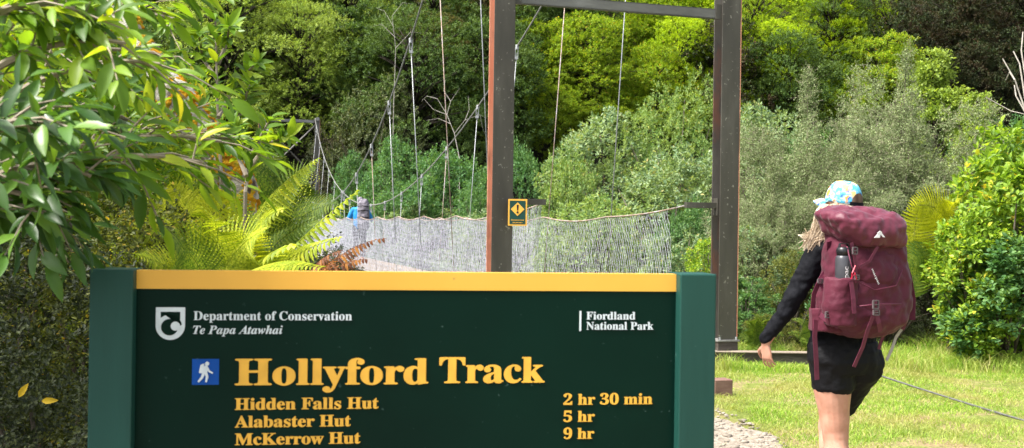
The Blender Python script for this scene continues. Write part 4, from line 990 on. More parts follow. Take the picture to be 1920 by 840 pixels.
# ---------------------------------------------------------------- suspension bridge
BC=lambda t: np.array([1.115-11.675*t, 11.47+38.83*t])
BN=np.array([.958,.288])
def cz(t): return (2.0+ (22.9 if t<.5 else 17.5)*(t-.5)**2)
def coff(t): return 1.19*(.6+.4*(2*t-1)**2)
def bp(t,off,z): c=BC(t)+BN*off; return Vector((c[0],c[1],z))
def noff(t): return .82-.16*min(1,t/.12)
ST=[.053+.0572*i for i in range(17)]
DZ=.45
def railz(t):
    if t<ST[0]: u=t/ST[0]; return 1.73*(1-u)+1.61*u-.25*u*(1-u)*.45
    i=(t-ST[0])/.0572; f=i-math.floor(i); return 1.61-.06*math.sin(math.pi*f)*1.0
def tower(loc,rz,H,label,detail=True):
    t=thing('bridge_tower',label,'bridge tower',loc,rz,'steel towers of the footbridge'); W=1.3
    for s in(-1,1):
        mb=MB(); x=s*W; zb=.26
        mb.box((x,-.095,(H+zb)/2),(.222,.012,H-zb)); p=mb.build('post',M['steel'],t,bevel=.002)
        mb=MB(); mb.box((x,0,(H+zb)/2),(.010,.176,H-zb)); mb.build('web',M['rust'] if s<0 else M['steel_rust'],p)
        mb=MB(); mb.box((x,.095,(H+zb)/2),(.222,.012,H-zb)); mb.build('rear_flange',M['rust'] if s<0 else M['steel_rust'],p,bevel=.002)
        if s>0:
            mb=MB(); mb.box((x+.117,-.085,(H+zb)/2),(.008,.034,H-zb-.01)); mb.build('edge_strip',M['rust'],p)
        mb=MB(); mb.box((x,0,.249),(.27,.27,.018)); q=mb.build('base_plate',M['cable'],t,bevel=.002)
        mb=MB(); mb.box((x,0,.10),(.24,.24,.28)); mb.build('footing',M['sleeper'],t)
        for dx in(-.1,.1):
            mb=MB(); mb.tube([(x+dx,-.115,.255),(x+dx,-.115,.29)],.012,6); mb.build('bolt',M['galv'],q)
    for z,hh in ((3.845,.105),(H-.12,.14)):
        mb=MB(); mb.box((0,-.06,z),(2*W-.222,.008,hh)); c=mb.build('crossbar',M['steel_light'],t)
        mb=MB(); mb.box((0,-.035,z+hh/2-.004),(2*W-.222,.058,.009)); mb.box((0,-.035,z-hh/2+.004),(2*W-.222,.058,.009)); mb.build('flange',M['steel_light'],c)
        for s in(-1,1):
            mb=MB(); mb.box((s*(W-.145),-.072,z+.02),(.07,.010,hh+.06)); mb.build('gusset',M['steel'],c)
    if not detail:
        for s in(-1,1):
            mb=MB(); mb.tube([(s*W,.0,1.2),(-s*W,.0,3.7)],.04,4); mb.build('brace',M['steel'],t)
            mb=MB(); mb.tube([(s*W,.0,4.0),(-s*W,.0,H-.2)],.04,4); mb.build('brace',M['steel'],t)
    for s in(-1,1):
        mb=MB(); mb.box((s*(W-.111-.19),-.02,1.735),(.38,.06,.062)); a=mb.build('arm',M['steel'],t,bevel=.002)
        mb=MB(); mb.box((s*(W-.118),-.02,1.72),(.02,.10,.19)); mb.build('bracket',M['steel'],a,bevel=.002)
    for s in(-1,1):
        mb=MB(); mb.tube([(s*W,-.14,H),(s*W,.14,H)],.09,10); mb.build('cable_saddle',M['cable'],t)
    return t
def bridge():
    root=Vector((1.115,11.47,0)); rz=math.atan2(.288,.958)
    tower((1.115,11.47,0),rz,7.62,'near dark steel bridge tower with rusty orange edges standing at the end of the grass')
    e=BC(1.0); tower((e[0],e[1],ground(e[0],e[1])),rz,6.35-ground(e[0],e[1]),'distant steel bridge tower among the trees at the far end of the footbridge',False)
    t=thing('suspension_bridge','wire suspension footbridge with galvanised hangers and mesh sides running away from the near tower','bridge',(root.x,root.y,0))
    R0=Vector((root.x,root.y,0)); TS=np.linspace(0,1,60)
    for s in(-1,1):
        mb=MB(); mb.tube([bp(u,s*coff(u),cz(u))-R0 for u in TS],.0135,7); mb.tube([bp(0,s*1.19,cz(0))-R0,Vector((1.115+s*1.6+1.2,3.0,-.05)) -R0+Vector((0,0,0))] if False else [bp(0,s*1.19,cz(0))-R0,bp(-.004,s*1.19,cz(0)-.02)-R0],.0155,7)
        mb.build('main_cable',M['cable'],t,True)
        for i,u in enumerate(ST):
            a=bp(u,s*coff(u),cz(u))-R0; b=bp(u,s*noff(u),DZ)-R0; d=(b-a).normalized()
            mb=MB(); mb.tube([a+d*.10,b],.0070,6); h=mb.build('hanger',M['galv_rust' if i%3==1 and i<8 else 'galv'],t,True)
            mb=MB(); mb.tube([a+Vector((0,0,.03)),a+d*.05],.032,7)
            for q in(-.022,.022): mb.box(a+d*.12+Vector((q,0,0)),(.010,.05,.15),Matrix.Rotation(0,3,'X'))
            mb.box(a+d*.20,(.06,.05,.045)); mb.build('clamp',M['galv'],h,bevel=.003)
        # top rail cable and lower edge cable
        mb=MB(); mb.tube([bp(u,s*noff(u),railz(u))-R0 for u in np.linspace(0,1,341)],.009,5); mb.build('handrail_cable',M['galv_rust'],t,True)
        # netting
        p,q=.064,.085; nj=int(40.4/p); ni=14; rngn=np.random.default_rng(4+s)
        jj,ii=np.meshgrid(np.arange(nj+1),np.arange(ni+1),indexing='ij')
        tt=(jj+.5*(ii%2))*p/40.5; tt=np.minimum(1,tt+(.010 if s>0 else 0))
        c=np.stack([1.115-11.675*tt,11.47+38.83*tt],-1); nf=(.82-.16*np.minimum(1,tt/.12))*s
        rz_=np.vectorize(railz)(tt.ravel()).reshape(tt.shape); fz=ii/ni
        z=DZ+(rz_-DZ)*fz; bow=.05*np.sin(np.pi*fz)
        G=np.stack([c[...,0]+BN[0]*(nf+bow*s),c[...,1]+BN[1]*(nf+bow*s),z],-1)+rngn.normal(size=tt.shape+(3,))*np.array([.004,.007,.006])-np.array([root.x,root.y,0])
        A=[];B=[]
        A.append(G[:, :-1].reshape(-1,3)); B.append(G[:,1:].reshape(-1,3))
        o2=G[:-1,:-1][:,0::2]; A.append(G[1:,:-1][:,0::2].reshape(-1,3)); B.append(G[:-1,1:][:,0::2].reshape(-1,3))
        A.append(G[:-1,:-1][:,1::2].reshape(-1,3)); B.append(G[1:,1:][:,1::2].reshape(-1,3))
        A=np.concatenate(A);B=np.concatenate(B); D=unit(B-A); S1=unit(np.cross(D,np.array([.2,.1,1.0]))); S2=np.cross(D,S1); r=.0019
        n=len(A); v=np.empty((n,6,3))
        for k in range(3):
            an=2*math.pi*k/3; w=S1*math.cos(an)*r+S2*math.sin(an)*r; v[:,k]=A+w; v[:,3+k]=B+w
        b=np.arange(n)[:,None]*6; f=np.concatenate([b+np.array(x) for k in range(3) for x in ((k,(k+1)%3,3+(k+1)%3),(k,3+(k+1)%3,3+k))])
        link('wire_netting',npmesh('wire_netting',v.reshape(-1,3),f),M['net'],t)
    # deck: boards on cross members
    mb=MB(); rot=Matrix.Rotation(rz,3,'Z')
    for i in range(200):
        u=(i+.5)/200*.995; c=bp(u,0,DZ-.02)-R0; mb.box(c,(1.22,.16,.035),rot)
    dk=mb.build('deck',M['timber'],t)
    for i,u in enumerate(ST):
        mb=MB(); mb.box(bp(u,0,DZ-.085)-R0,(1.55,.09,.09),rot); mb.build('cross_member',M['steel'],dk)
    for s in(-1,1):
        mb=MB(); mb.tube([bp(u,s*.64,DZ-.03)-R0 for u in TS],.012,5); mb.build('edge_cable',M['galv'],dk)
    # warning sign on the left post
    x0=at(953,373,10.93); x1=at(988.5,373.5,10.93); z1=at(953,423,10.93).z; w=x1.x-x0.x; h=x0.z-z1
    s=thing('warning_sign','small green and yellow exclamation mark notice fixed to the left post of the near tower','sign',((x0.x+x1.x)/2,10.93,z1))
    mb=MB(); mb.box((0,0,h/2),(w,.004,h)); mb.build('border',M['sign_yellow'],s)
    mb=MB(); mb.box((0,-.0032,h/2),(w*.84,.0016,h*.88)); mb.build('panel',M['post_green'],s)
    c=h*.62; r=w*.36; mb=MB(); mb.prism([(0,c-r),(r,c),(0,c+r),(-r,c)],-.0062,-.0042); mb.build('warning_diamond',M['sign_yellow'],s)
    mb=MB(); mb.prism([(-.006,c-.012),(.006,c-.012),(.011,c+.045),(-.011,c+.045)],-.0082,-.0064); mb.prism([(.011*math.cos(a),c-.032+.011*math.sin(a)) for a in np.linspace(0,2*math.pi,12,endpoint=False)],-.0082,-.0064); mb.build('exclamation_mark',M['bottle_cap'],s)
    for i,(st,ww) in enumerate((('Maximum load',.70),('10 persons',.52))):
        me=fit_text(st,-w*ww/2,w*ww/2,h*(.195-.095*i),.012,-.0052,.012); link('notice_lettering',me,M['letter_yellow'],s)
    mb=MB(); mb.box((-.01,.05,h*.8),(w*.9,.09,.03)); mb.build('mounting_bar',M['steel'],s)
    # ground beam, timber block, stay cable
    a=at(1262,664,11.75); b=at(1618,664,11.75)
    o=thing('ground_beam','long weathered beam lying across the foot of the near tower behind the grass','beam',((a.x+b.x)/2,11.72,0))
    mb=MB(); mb.box((0,0,.06),(b.x-a.x,.14,.145)); mb.build('beam',M['sleeper'],o,bevel=.004)
    mb=MB(); mb.box((0,-.02,.137),(b.x-a.x-.006,.16,.008)); mb.build('lit_top',M['timber'],o)  # thin paler sheet that paints the sunlit top onto the beam
    p=at(1352,735,9.4); mb=MB(); mb.box((0,0,.065),(.17,.16,.16),Matrix.Rotation(.25,3,'Z'))
    o=mb.build('timber_block',M['block'],None,bevel=.006); o.location=(p.x,9.45,ground(p.x,9.4)); props(o,'short reddish timber block on the grass beside the right post of the sign','timber block')
    mb=MB(); A=at(1600,694,10.9);A.z=.05; B=at(1920,776,8.35); E=B+(B-A)*1.2; E.z=0
    pts=[A.lerp(E,u)+Vector((0,0,-.05*math.sin(math.pi*u)+.04)) for u in np.linspace(0,1,20)]
    mb.tube([p-A for p in pts],.009,6); o=mb.build('stay_cable',M['stay'],None,True); o.location=A; props(o,'grey wire stay cable running low over the grass to the right edge','cable')
# ---------------------------------------------------------------- people
def limb(mb, pts, rad, n=14, k=6):
    """smooth limb through joints: Catmull interpolation of points and radii"""
    P=[Vector(p) for p in pts]; m=len(P); out=[];rr=[]
    for i in range(m-1):
        p0=P[max(i-1,0)];p1=P[i];p2=P[i+1];p3=P[min(i+2,m-1)]
        for j in range(k+(i==m-2)):
            u=j/k; out.append(.5*((2*p1)+(p2-p0)*u+(2*p0-5*p1+4*p2-p3)*u*u+(-p0+3*p1-3*p2+p3)*u**3)); s=u*u*(3-2*u); rr.append(rad[i]*(1-s)+rad[i+1]*s)
    mb.tube(out,rr,n); mb.ball(out[0],rr[0],10); mb.ball(out[-1],rr[-1],10)
def hand(mb, wrist, d, side, s=1.0, curl=.6):
    """palm and five separate curled fingers; d: direction of the hand, side: towards the thumb"""
    d=Vector(d).normalized(); side=Vector(side); side=(side-d*side.dot(d)).normalized(); nn=d.cross(side)
    mb.rings([(Vector(wrist)+d*t*s,a*s,b*s,side,nn,2.6) for t,a,b in((-.01,.024,.018),(.02,.030,.016),(.06,.037,.014),(.085,.036,.012),(.092,.030,.009))],14)
    d0=d
    for i,(o,L) in enumerate(((.030,.070),(.010,.078),(-.010,.072),(-.029,.056))):
        base=Vector(wrist)+d*.082*s+side*o*s; pts=[base-d*.02*s]; dirv=(d+side*o*4.5).normalized(); p=base; pts.append(p); rad=[.0080*s,.0076*s]
        for k,l in enumerate((.45,.32,.23)):
            dirv=(dirv*math.cos(curl*(.45+.35*k))+nn*math.sin(curl*(.45+.35*k))).normalized(); p=p+dirv*L*l*s; pts.append(p); rad.append((.0072-.0008*k)*s)
        limb(mb,pts,rad,8,3)
    b=Vector(wrist)+d*.022*s+side*.024*s; p1=b+(d*.55+side*.8).normalized()*.034*s; p2=p1+(d*.9+side*.3+nn*.3).normalized()*.030*s; p3=p2+(d+nn*.5).normalized()*.022*s
    limb(mb,[b-side*.008*s,b,p1,p2,p3],[.013*s,.0125*s,.0105*s,.009*s,.0075*s],8,3)
def head(mb, c, f, s=1.0):
    """skull, jaw, nose, brow, lips and ears looking along f"""
    f=Vector(f).normalized(); r=f.cross(Vector((0,0,1))).normalized(); u=r.cross(f); c=Vector(c)
    rot=Matrix((r,f,u)).transposed()
    mb.ball(c+u*.02*s,(.068*s,.086*s,.092*s),18,rot)
    mb.ball(c+f*.035*s-u*.045*s,(.052*s,.055*s,.065*s),14,rot)
    mb.ball(c+f*.088*s-u*.018*s,(.011*s,.018*s,.022*s),8,rot)
    mb.ball(c+f*.080*s-u*.058*s,(.022*s,.010*s,.008*s),8,rot)
    mb.ball(c+f*.076*s+u*.020*s,(.045*s,.014*s,.012*s),8,rot)
    for sg in(-1,1):
        mb.ball(c+r*sg*.072*s-u*.008*s-f*.005*s,(.009*s,.017*s,.030*s),8,rot)
    return f,r,u,rot
def hiker():
    B=Vector((1.585,5.18,0))
    t=thing('person','person seen from behind in a blue flowered cap, black top and black shorts','person',B)
    U=lambda px,py,w=0: Vector(((px-1572)/386+ w*(px-960)/2000*1.0, w, 1.5-(py-422)/386*(1+w/5.18)))
    yaw=R(22); hd=Vector((-math.sin(yaw),math.cos(yaw),0)); rt=Vector((math.cos(yaw),math.sin(yaw),0)); Z=Vector((0,0,1))
    # --- body: one continuous skin surface
    mb=MB()
    pel=Vector((.035,.02,.90))
    tors=[((.035,.02,.82),.13,.09),((.035,.02,.88),.165,.112),((.035,.02,.95),.165,.11),((.04,.025,1.05),.135,.092),((.045,.035,1.18),.135,.095),((.05,.045,1.30),.15,.10),((.05,.05,1.39),.15,.088),((.045,.06,1.44),.10,.065),((.04,.07,1.48),.055,.055)]
    mb.rings([(c,a,b,rt,hd,2.3) for c,a,b in tors],24)
    hc=U(1580,378,.10)
    limb(mb,[(.04,.065,1.43),(.03,.08,1.50),tuple(hc-Z*.05)],[.06,.050,.052])
    look=(hd*.75+Vector((-.35,0,0))).normalized(); f,r,u,rot=head(mb,hc,look)
    Ls,Le,Lw=Vector((-.088,.0,1.405)),Vector((-.205,-.01,1.18)),Vector((-.338,.02,.945))
    Rs,Re,Rw=Vector((.205,.12,1.40)),Vector((.27,.22,1.15)),Vector((.16,.42,1.16))
    limb(mb,[(.0,.04,1.40),Ls,Ls.lerp(Le,.5),Le,Le.lerp(Lw,.4),Lw],[.055,.050,.042,.034,.031,.025])
    limb(mb,[(.1,.08,1.40),Rs,Rs.lerp(Re,.5),Re,Re.lerp(Rw,.4),Rw],[.06,.055,.046,.040,.038,.026])
    hand(mb,Lw-Vector((.004,0,.012)),(.16,.05,-1),(-.6,.8,0),.84,.5); hand(mb,Rw,(-.6,.6,.2),(0,.2,1),.95,1.2)
    lh,lk,la=Vector((-.030,.0,.87)),Vector((.0,.0,.50)),Vector((.012,-.02,.09))
    limb(mb,[lh,lh.lerp(lk,.35),lh.lerp(lk,.75),lk,lk.lerp(la,.12)+Vector((0,-.006,0)),lk.lerp(la,.33)+Vector((0,-.02,0)),lk.lerp(la,.7),la],[.10,.092,.072,.063,.058,.062,.045,.036],18)
    rh,rk,ra=Vector((.125,.05,.86)),Vector((.055,.27,.50)),Vector((.035,.22,.09))
    limb(mb,[rh,rh.lerp(rk,.4),rh.lerp(rk,.8),rk,rk.lerp(ra,.12),rk.lerp(ra,.35)+Vector((0,-.02,0)),rk.lerp(ra,.7),ra],[.105,.092,.070,.060,.056,.058,.044,.036],18)
    for a in(la,ra): mb.rings([(a+hd*q+Z*zz,w,h,rt,Z,2.2) for q,w,h,zz in((-.05,.03,.03,-.045),(0,.036,.045,-.04),(.08,.042,.03,-.055),(.15,.040,.018,-.07),(.18,.02,.01,-.075))],12)
    body=mb.build('body',M['skin'],t); voxel(body,.0045,4)
    # --- shoes and socks (below the picture but on the ground)
    for a in(la,ra):
        mb=MB(); mb.rings([(a+hd*q+Z*zz,w,h,rt,Z,2.6) for q,w,h,zz in((-.075,.03,.035,-.045),(-.06,.042,.055,-.03),(0,.048,.055,-.035),(.08,.052,.042,-.048),(.17,.050,.028,-.062),(.21,.025,.016,-.072))],14)
        mb.tube([a-Z*.02,a+Z*.05],[.055,.048],12); o=mb.build('boot',M['bark'],t); voxel(o,.007,4)
    # --- black long sleeved top
    mb=MB()
    shirt=[((.035,.02,.915),.172,.125),((.035,.02,.95),.172,.125),((.038,.02,1.02),.158,.112),((.04,.025,1.08),.150,.108),((.045,.035,1.18),.150,.110),((.05,.045,1.30),.164,.113),((.05,.05,1.38),.168,.102),((.045,.055,1.43),.125,.082),((.04,.065,1.465),.075,.066),((.035,.07,1.485),.064,.062)]
    mb.rings([(c,a,b,rt,hd,2.3) for c,a,b in shirt],28)
    limb(mb,[(.02,.04,1.385),Ls+Vector((.008,0,-.004)),Ls.lerp(Le,.33),Ls.lerp(Le,.66),Le,Le.lerp(Lw,.33),Le.lerp(Lw,.66),Lw+Vector((0,0,.012))],[.070,.064,.058,.053,.048,.044,.038,.032],18)
    limb(mb,[(.08,.08,1.385),Rs,Rs.lerp(Re,.5),Re,Re.lerp(Rw,.4),Rw],[.07,.07,.06,.053,.047,.036])
    o=mb.build('long_sleeved_top',M['black_cloth'],t); voxel(o,.0065,3,.5,[(.024,.07,1),(.008,.025,0)])
    # --- shorts
    mb=MB()
    sh=[((.037,.015,.955),.168,.118),((.037,.01,.91),.178,.128),((.037,.005,.86),.180,.132),((.035,.01,.80),.150,.115)]
    mb.rings([(c,a,b,rt*.9+Vector((.1,0,0)),hd,2.4) for c,a,b in sh],26)
    limb(mb,[lh+Vector((.006,-.008,-.01)),lh.lerp(lk,.35)+Vector((.006,0,0)),Vector((-.012,0,.70))],[.112,.102,.083],22)
    e=rh.lerp(rk,.66); limb(mb,[rh+Vector((.0,-.015,-.01)),rh.lerp(rk,.3),e],[.120,.106,.086],22)
    # hems cut square: cut away everything below the hem with short inverted rings is not needed, the tube ends are round and small
    o=mb.build('shorts',M['shorts'],t); voxel(o,.0065,3,.5,[(.011,.05,1)])
    # --- hair
    mb=MB(); rng2=np.random.default_rng(5)
    mb.ball(hc-u*.006-f*.006,(.070,.083,.088),20,rot)
    mb.rings([(U(1578,381,.07),.070,.072,rt,hd,2),(U(1574,389,.05),.082,.080,rt,hd,2),(U(1566,402,.03),.088,.075,rt,hd,2),(U(1560,418,.01),.080,.062,rt,hd,2),(U(1552,434,.0),.064,.045,rt,hd,2),(U(1540,446,-.01),.040,.03,rt,hd,2),(U(1526,455,-.02),.018,.015,rt,hd,2)],18)
    h=mb.build('hair',M['hair'],t); voxel(h,.006,6,.5,[(.012,.03,1)])
    mb=MB()
    for i in range(520):
        a=rng2.random(); dp=rng2.uniform(-.055,.06)
        p=U(1541+a*55,376+rng2.random()*9,.06-.10*math.sin(math.pi*min(1,a)))
        m1=U(1529+a*52+rng2.normal()*2,398+rng2.normal()*3,dp); m2=U(1526+a*46+rng2.normal()*3,420+rng2.normal()*3,dp*.8-.01); m3=U(1515+a*44+rng2.normal()*3,440+rng2.normal()*3-a*3,dp*.6-.02)
        e_=U(1508+a*44+rng2.normal()*6,449+rng2.normal()*10-a*8,dp*.4-.03)
        w=rng2.uniform(.002,.006); mb.ribbon([p,p.lerp(m1,.5)+Vector((-.008,-.006,0)),m1,m1.lerp(m2,.5)+Vector((rng2.normal()*.002,0,0)),m2,m3,e_],w,(1,.3,.15),.0009)
    mb.build('hair_strands',M['hair_strand'],h)
    # --- cap
    mb=MB(); cc=hc+u*.030-f*.004; n=28; ringsn=[]
    crot=rot@Matrix.Rotation(R(8),3,'X')
    def cp(az,h): # az from forward, h 0..1 up the crown
        rr=math.cos(h*math.pi/2)**.62; return cc+crot@Vector((math.sin(az)*.076*rr,math.cos(az)*.094*rr,-.018+.108*math.sin(h*math.pi/2)**1.05))
    vs=[];fs=[];m=9
    for j in range(m):
        for k in range(n): vs.append(cp(2*math.pi*k/n,j/m))
    vs.append(cp(0,1)); 
    for j in range(m-1):
        for k in range(n): fs.append((j*n+k,j*n+(k+1)%n,(j+1)*n+(k+1)%n,(j+1)*n+k))
    for k in range(n): fs.append(((m-1)*n+k,(m-1)*n+(k+1)%n,m*n))
    mb.add(vs,fs); cap=mb.build('cap',M['cap_print'],t,True)
    so=cap.modifiers.new('t','SOLIDIFY'); so.thickness=.003
    mb=MB(); vs=[];nb=14
    for k in range(nb+1):
        a=-R(62)+R(124)*k/nb
        for q,dz in((.98,0),(1.32,.004),(1.66,-.010)):
            L=1+(q-1)*max(0,math.cos(a*1.15))**.7
            vs.append(cc+crot@Vector((math.sin(a)*.076*(1+.05*(q-1)),math.cos(a)*.090*1.0+ .108*(L-1)*1.0,-.016+dz-.05*math.sin(a)**2*(q-1))))
    fs=[(k*3+j,k*3+j+1,(k+1)*3+j+1,(k+1)*3+j) for k in range(nb) for j in range(2)]
    mb.add(vs,fs); br=mb.build('brim',M['cap_print'],cap,True); so=br.modifiers.new('t','SOLIDIFY'); so.thickness=.004
    # opening at the back with hair showing and the strap under it; the back of the head faces the camera's right
    back=math.pi+.2; mb=MB(); vs=[]; K=12
    for k in range(K+1):
        a=back+R(-31)+R(62)*k/K; hgt=.36*math.sqrt(max(0,1-((k/K-.5)*2)**2))
        for j in range(4): v=cp(a,hgt*j/3); vs.append(v+(v-cc).normalized()*.0035)
    fs=[(k*4+j,k*4+j+1,(k+1)*4+j+1,(k+1)*4+j) for k in range(K) for j in range(3)]
    mb.add(vs,fs); mb.build('back_opening',M['hair_dark'],cap,True)
    mb=MB(); mb.ribbon([ (lambda v:v+(v-cc).normalized()*.006)(cp(back+R(-34)+R(68)*k/10,.03)) for k in range(11)],.018,Z,.002); mb.build('cap_strap',M['black_cloth'],cap)

    # --- backpack, a thing of its own, in its own frame: x right, y forward, z up
    pb=B+Vector((.10,-.10,0)); yw=R(20)
    K=thing('backpack','large maroon hiking backpack on the back of the walking person','backpack',pb+Vector((0,0,.93)),yw)
    inv=Matrix.Rotation(-yw,3,'Z')
    def L(px,py,y):   # picture point -> pack frame at depth y (pack frame), relative to the base
        d=at(px,py,1.0)-Vector((0,0,CAMZ)); o=Vector((0,0,CAMZ))-(pb+Vector((0,0,.93))); d=inv@d; o=inv@o
        k=(y-o.y)/d.y; return o+d*k
    # main bag: rings between picture outlines
    mb=MB()
    secs=[(632,1598,1650,.075),(626,1566,1672,.125),(605,1548,1692,.150),(575,1546,1699,.158),(545,1548,1700,.155),(515,1552,1696,.148),(485,1556,1690,.138),(455,1560,1684,.128),(425,1562,1678,.118)]
    for i,(py,xa,xb,dep) in enumerate(secs):
        a=L(xa,py,-.03); b_=L(xb,py,-.03); c=(a+b_)/2; hw=(b_.x-a.x)/2
        secs[i]=(Vector((c.x+.012,0.02-(.02 if i>1 else 0),c.z)),hw-.10*dep,dep,Vector((1,0,0)),Vector((0,1,0)),3.0)
    mb.rings(secs,32)
    bag=mb.build('main_bag',M['maroon'],K); voxel(bag,.006,5,.5,[(.030,.12,1),(.010,.035,0)])
    # front stretch pocket with rounded lower edge
    mb=MB(); yf=-.125
    for py,xa,xb,y in((462,1588,1668,-.10),(480,1592,1680,-.12),(505,1600,1688,-.135),(525,1608,1690,-.135),(540,1622,1684,-.120)):
        a=L(xa,py,y);b_=L(xb,py,y); c=(a+b_)/2; secs2=(Vector((c.x,y+.02,c.z)),(b_.x-a.x)/2,.045,Vector((1,0,0)),Vector((0,1,0)),2.4); mb.__dict__.setdefault('q',[]).append(secs2)
    mb.rings(mb.q[::-1],20); o=mb.build('front_pocket',M['maroon'],K); voxel(o,.006,6,.5,[(.014,.05,1)])
    # lower sleeping bag compartment bulge and seam
    mb=MB(); q=[]
    for py,xa,xb,y in((628,1600,1660,-.09),(612,1572,1684,-.125),(592,1566,1692,-.145),(574,1572,1690,-.140)):
        a=L(xa,py,y);b_=L(xb,py,y); c=(a+b_)/2; q.append((Vector((c.x,y+.05,c.z)),(b_.x-a.x)/2,.06,Vector((1,0,0)),Vector((0,1,0)),2.8))
    mb.rings(q,24); o=mb.build('lower_pocket',M['maroon'],K); voxel(o,.006,6,.5,[(.02,.07,1)])
    # lid: sagging box, high at the wearer's side
    mb=MB(); q=[]
    for py,xa,xb,yc,dep in((463,1600,1682,-.03,.125),(459,1584,1686,-.035,.148),(446,1573,1688,-.04,.155),(428,1560,1690,-.04,.158),(411,1551,1690,-.03,.155),(402,1551,1684,-.015,.145),(394,1557,1664,.005,.12),(387,1580,1632,.02,.08)):
        a=L(xa,py,-.10);b_=L(xb,py,-.10); c=(a+b_)/2; q.append((Vector((c.x+.022,yc,c.z)),(b_.x-a.x)/2-.12*dep,dep*.92,Vector((1,0,0)),Vector((0,1,0)),4.2))
    mb.rings(q,40); o=mb.build('lid',M['maroon_lid'],K); voxel(o,.006,4,.5,[(.036,.10,1),(.011,.032,0)])
    def onbag(px,py,y): return L(px,py,y)
    def strap(name,pts,w,wd=(1,0,0),mat='webbing'):
        mb=MB(); P=[L(*p) for p in pts]; mb.ribbon(P,w,wd,.0025); return mb.build(name,M[mat],K)
    # side pocket with the bottle
    mb=MB(); q=[]
    for py,xa,xb in((610,1556,1602),(580,1550,1606),(548,1553,1606),(521,1558,1603)):
        a=L(xa,py,-.10);b_=L(xb,py,-.10); c=(a+b_)/2; q.append((Vector((c.x,-.085,c.z)),(b_.x-a.x)/2,.070,Vector((1,0,0)),Vector((0,1,0)),2.4))
    mb.rings(q,20); o=mb.build('side_pocket',M['maroon'],K); voxel(o,.005,5,.5,[(.012,.05,1)])
    # hip belt wrapping round the wearer's left side
    mb=MB(); P=[L(1600,604,-.06),L(1572,602,-.05),L(1545,600,-.02),L(1526,599,.04),L(1521,598,.12),L(1535,598,.20)]
    mb.ribbon(P,.108,(0,0,1),.024); o=mb.build('hip_belt',M['maroon'],K); voxel(o,.005,4,.5,[(.008,.04,1)])
    strap('belt_strap',[(1530,600,-.03),(1527.5,630,-.035),(1530,665,-.035),(1532,712,-.035)],.024)
    strap('belt_strap',[(1538,590,-.05),(1555,604,-.09),(1572,612,-.12)],.024,(0,0,1))
    strap('shoulder_strap',[(1556,452,.0),(1554,500,.06),(1536,530,.03)],.03)
    strap('shoulder_strap',[(1536,528,-.02),(1526,552,-.01),(1524,578,.0)],.024)
    strap('shoulder_strap',[(1536,528,-.02),(1547,548,-.04),(1558,580,-.07)],.022)
    strap('compression_strap',[(1640,575,-.185),(1636,596,-.188),(1626,622,-.18),(1618,650,-.16),(1601,688,-.14)],.020)
    strap('compression_strap',[(1644,590,-.19),(1648,606,-.19),(1651,622,-.17)],.022)
    strap('lid_strap',[(1597,455,-.165),(1604,490,-.165),(1606,530,-.16)],.016)
    strap('lid_strap',[(1596,528,-.165),(1600,560,-.175),(1602,588,-.178)],.022)
    strap('lid_strap',[(1612,500,-.17),(1630,490,-.17),(1646,462,-.17)],.014,(.4,0,1))
    strap('side_strap',[(1690,474,-.04),(1704,520,-.03),(1711,560,-.03),(1710,600,-.03)],.030,(.6,-.8,0))
    strap('side_strap',[(1697,575,-.09),(1700,600,-.10),(1692,618,-.09)],.02)
    strap('loose_strap',[(1660,620,-.05),(1652,640,-.04),(1648,655,-.04)],.018)
    strap('loose_strap',[(1694,612,-.06),(1680,632,-.05),(1672,655,-.05),(1662,676,-.05)],.016,mat='bark_pale')
    # seam piping
    def piping(pts,r=.0035):
        mb=MB(); mb.tube([L(*p) for p in pts],r,6); mb.build('piping',M['webbing'],K,True)
    piping([(1612,574,-.185),(1640,571,-.192),(1690,570,-.165)])
    piping([(1588,462,-.13),(1597,500,-.16),(1612,530,-.17),(1640,544,-.175),(1680,536,-.165),(1692,505,-.15)],.003)
    def buckle(px,py,y,w,h):
        p=L(px,py,y); mb=MB()
        for dx,dz,a,b in((-w/2,0,.005,h),(w/2,0,.005,h),(0,h/2,w,.005),(0,-h/2,w,.005),(0,0,w,.005)): mb.box(p+Vector((dx,0,dz)),(a,.009,b))
        mb.build('buckle',M['buckle'],K)
    buckle(1642,571,-.205,.028,.036); buckle(1643,586,-.206,.030,.022); buckle(1553,590,-.10,.028,.026); buckle(1699,571,-.11,.03,.03); buckle(1603,470,-.178,.022,.030); buckle(1607,520,-.175,.018,.02); buckle(1538,527,-.03,.024,.018)
    mb=MB(); mb.tube([L(1604,498,-.18),L(1598,512,-.185),L(1596,522,-.18),L(1603,512,-.185),L(1606,524,-.18)],.0035,5); mb.build('zip_cord',M['red_cord'],K)
    # mountain mark on the lid and slanting wordmark
    c=L(1650,440,-.207); k=.060/125
    def lg(poly):
        mb=MB(); mb.prism([((x-715)*k+c.x,-(y-560)*k+c.z) for x,y in poly],c.y,c.y+.004); return mb
    for poly in ([(652,590),(700,540),(715,556),(690,590)],[(700,540),(722,530),(775,585),(748,583),(722,556),(712,590),(693,590)],[(682,545),(712,522),(738,536),(735,541),(712,529),(688,548)]):
        mb=MB(); mb.prism([((x-715)*k+c.x,-(y-560)*k+c.z) for x,y in poly],c.y,c.y+.002); mb.build('mountain_mark',M['logo_white'],K)
        c=c+Vector((0,-.0007,0))
    a=L(1634,505,-.192); b_=L(1647,534,-.192); ln=(b_-a).length
    me=fit_text('macpac',0,ln,0,.011,0,.01,sans=True); an=math.atan2(b_.z-a.z,b_.x-a.x)
    o=link('wordmark',me,M['logo_white'],K); o.location=a; o.rotation_euler=(0,-an,0)
    # bottle in the side pocket
    p=L(1581,521,-.105); w=K.matrix_world if False else None
    wp=pb+Vector((0,0,.93))+Matrix.Rotation(yw,3,'Z')@p
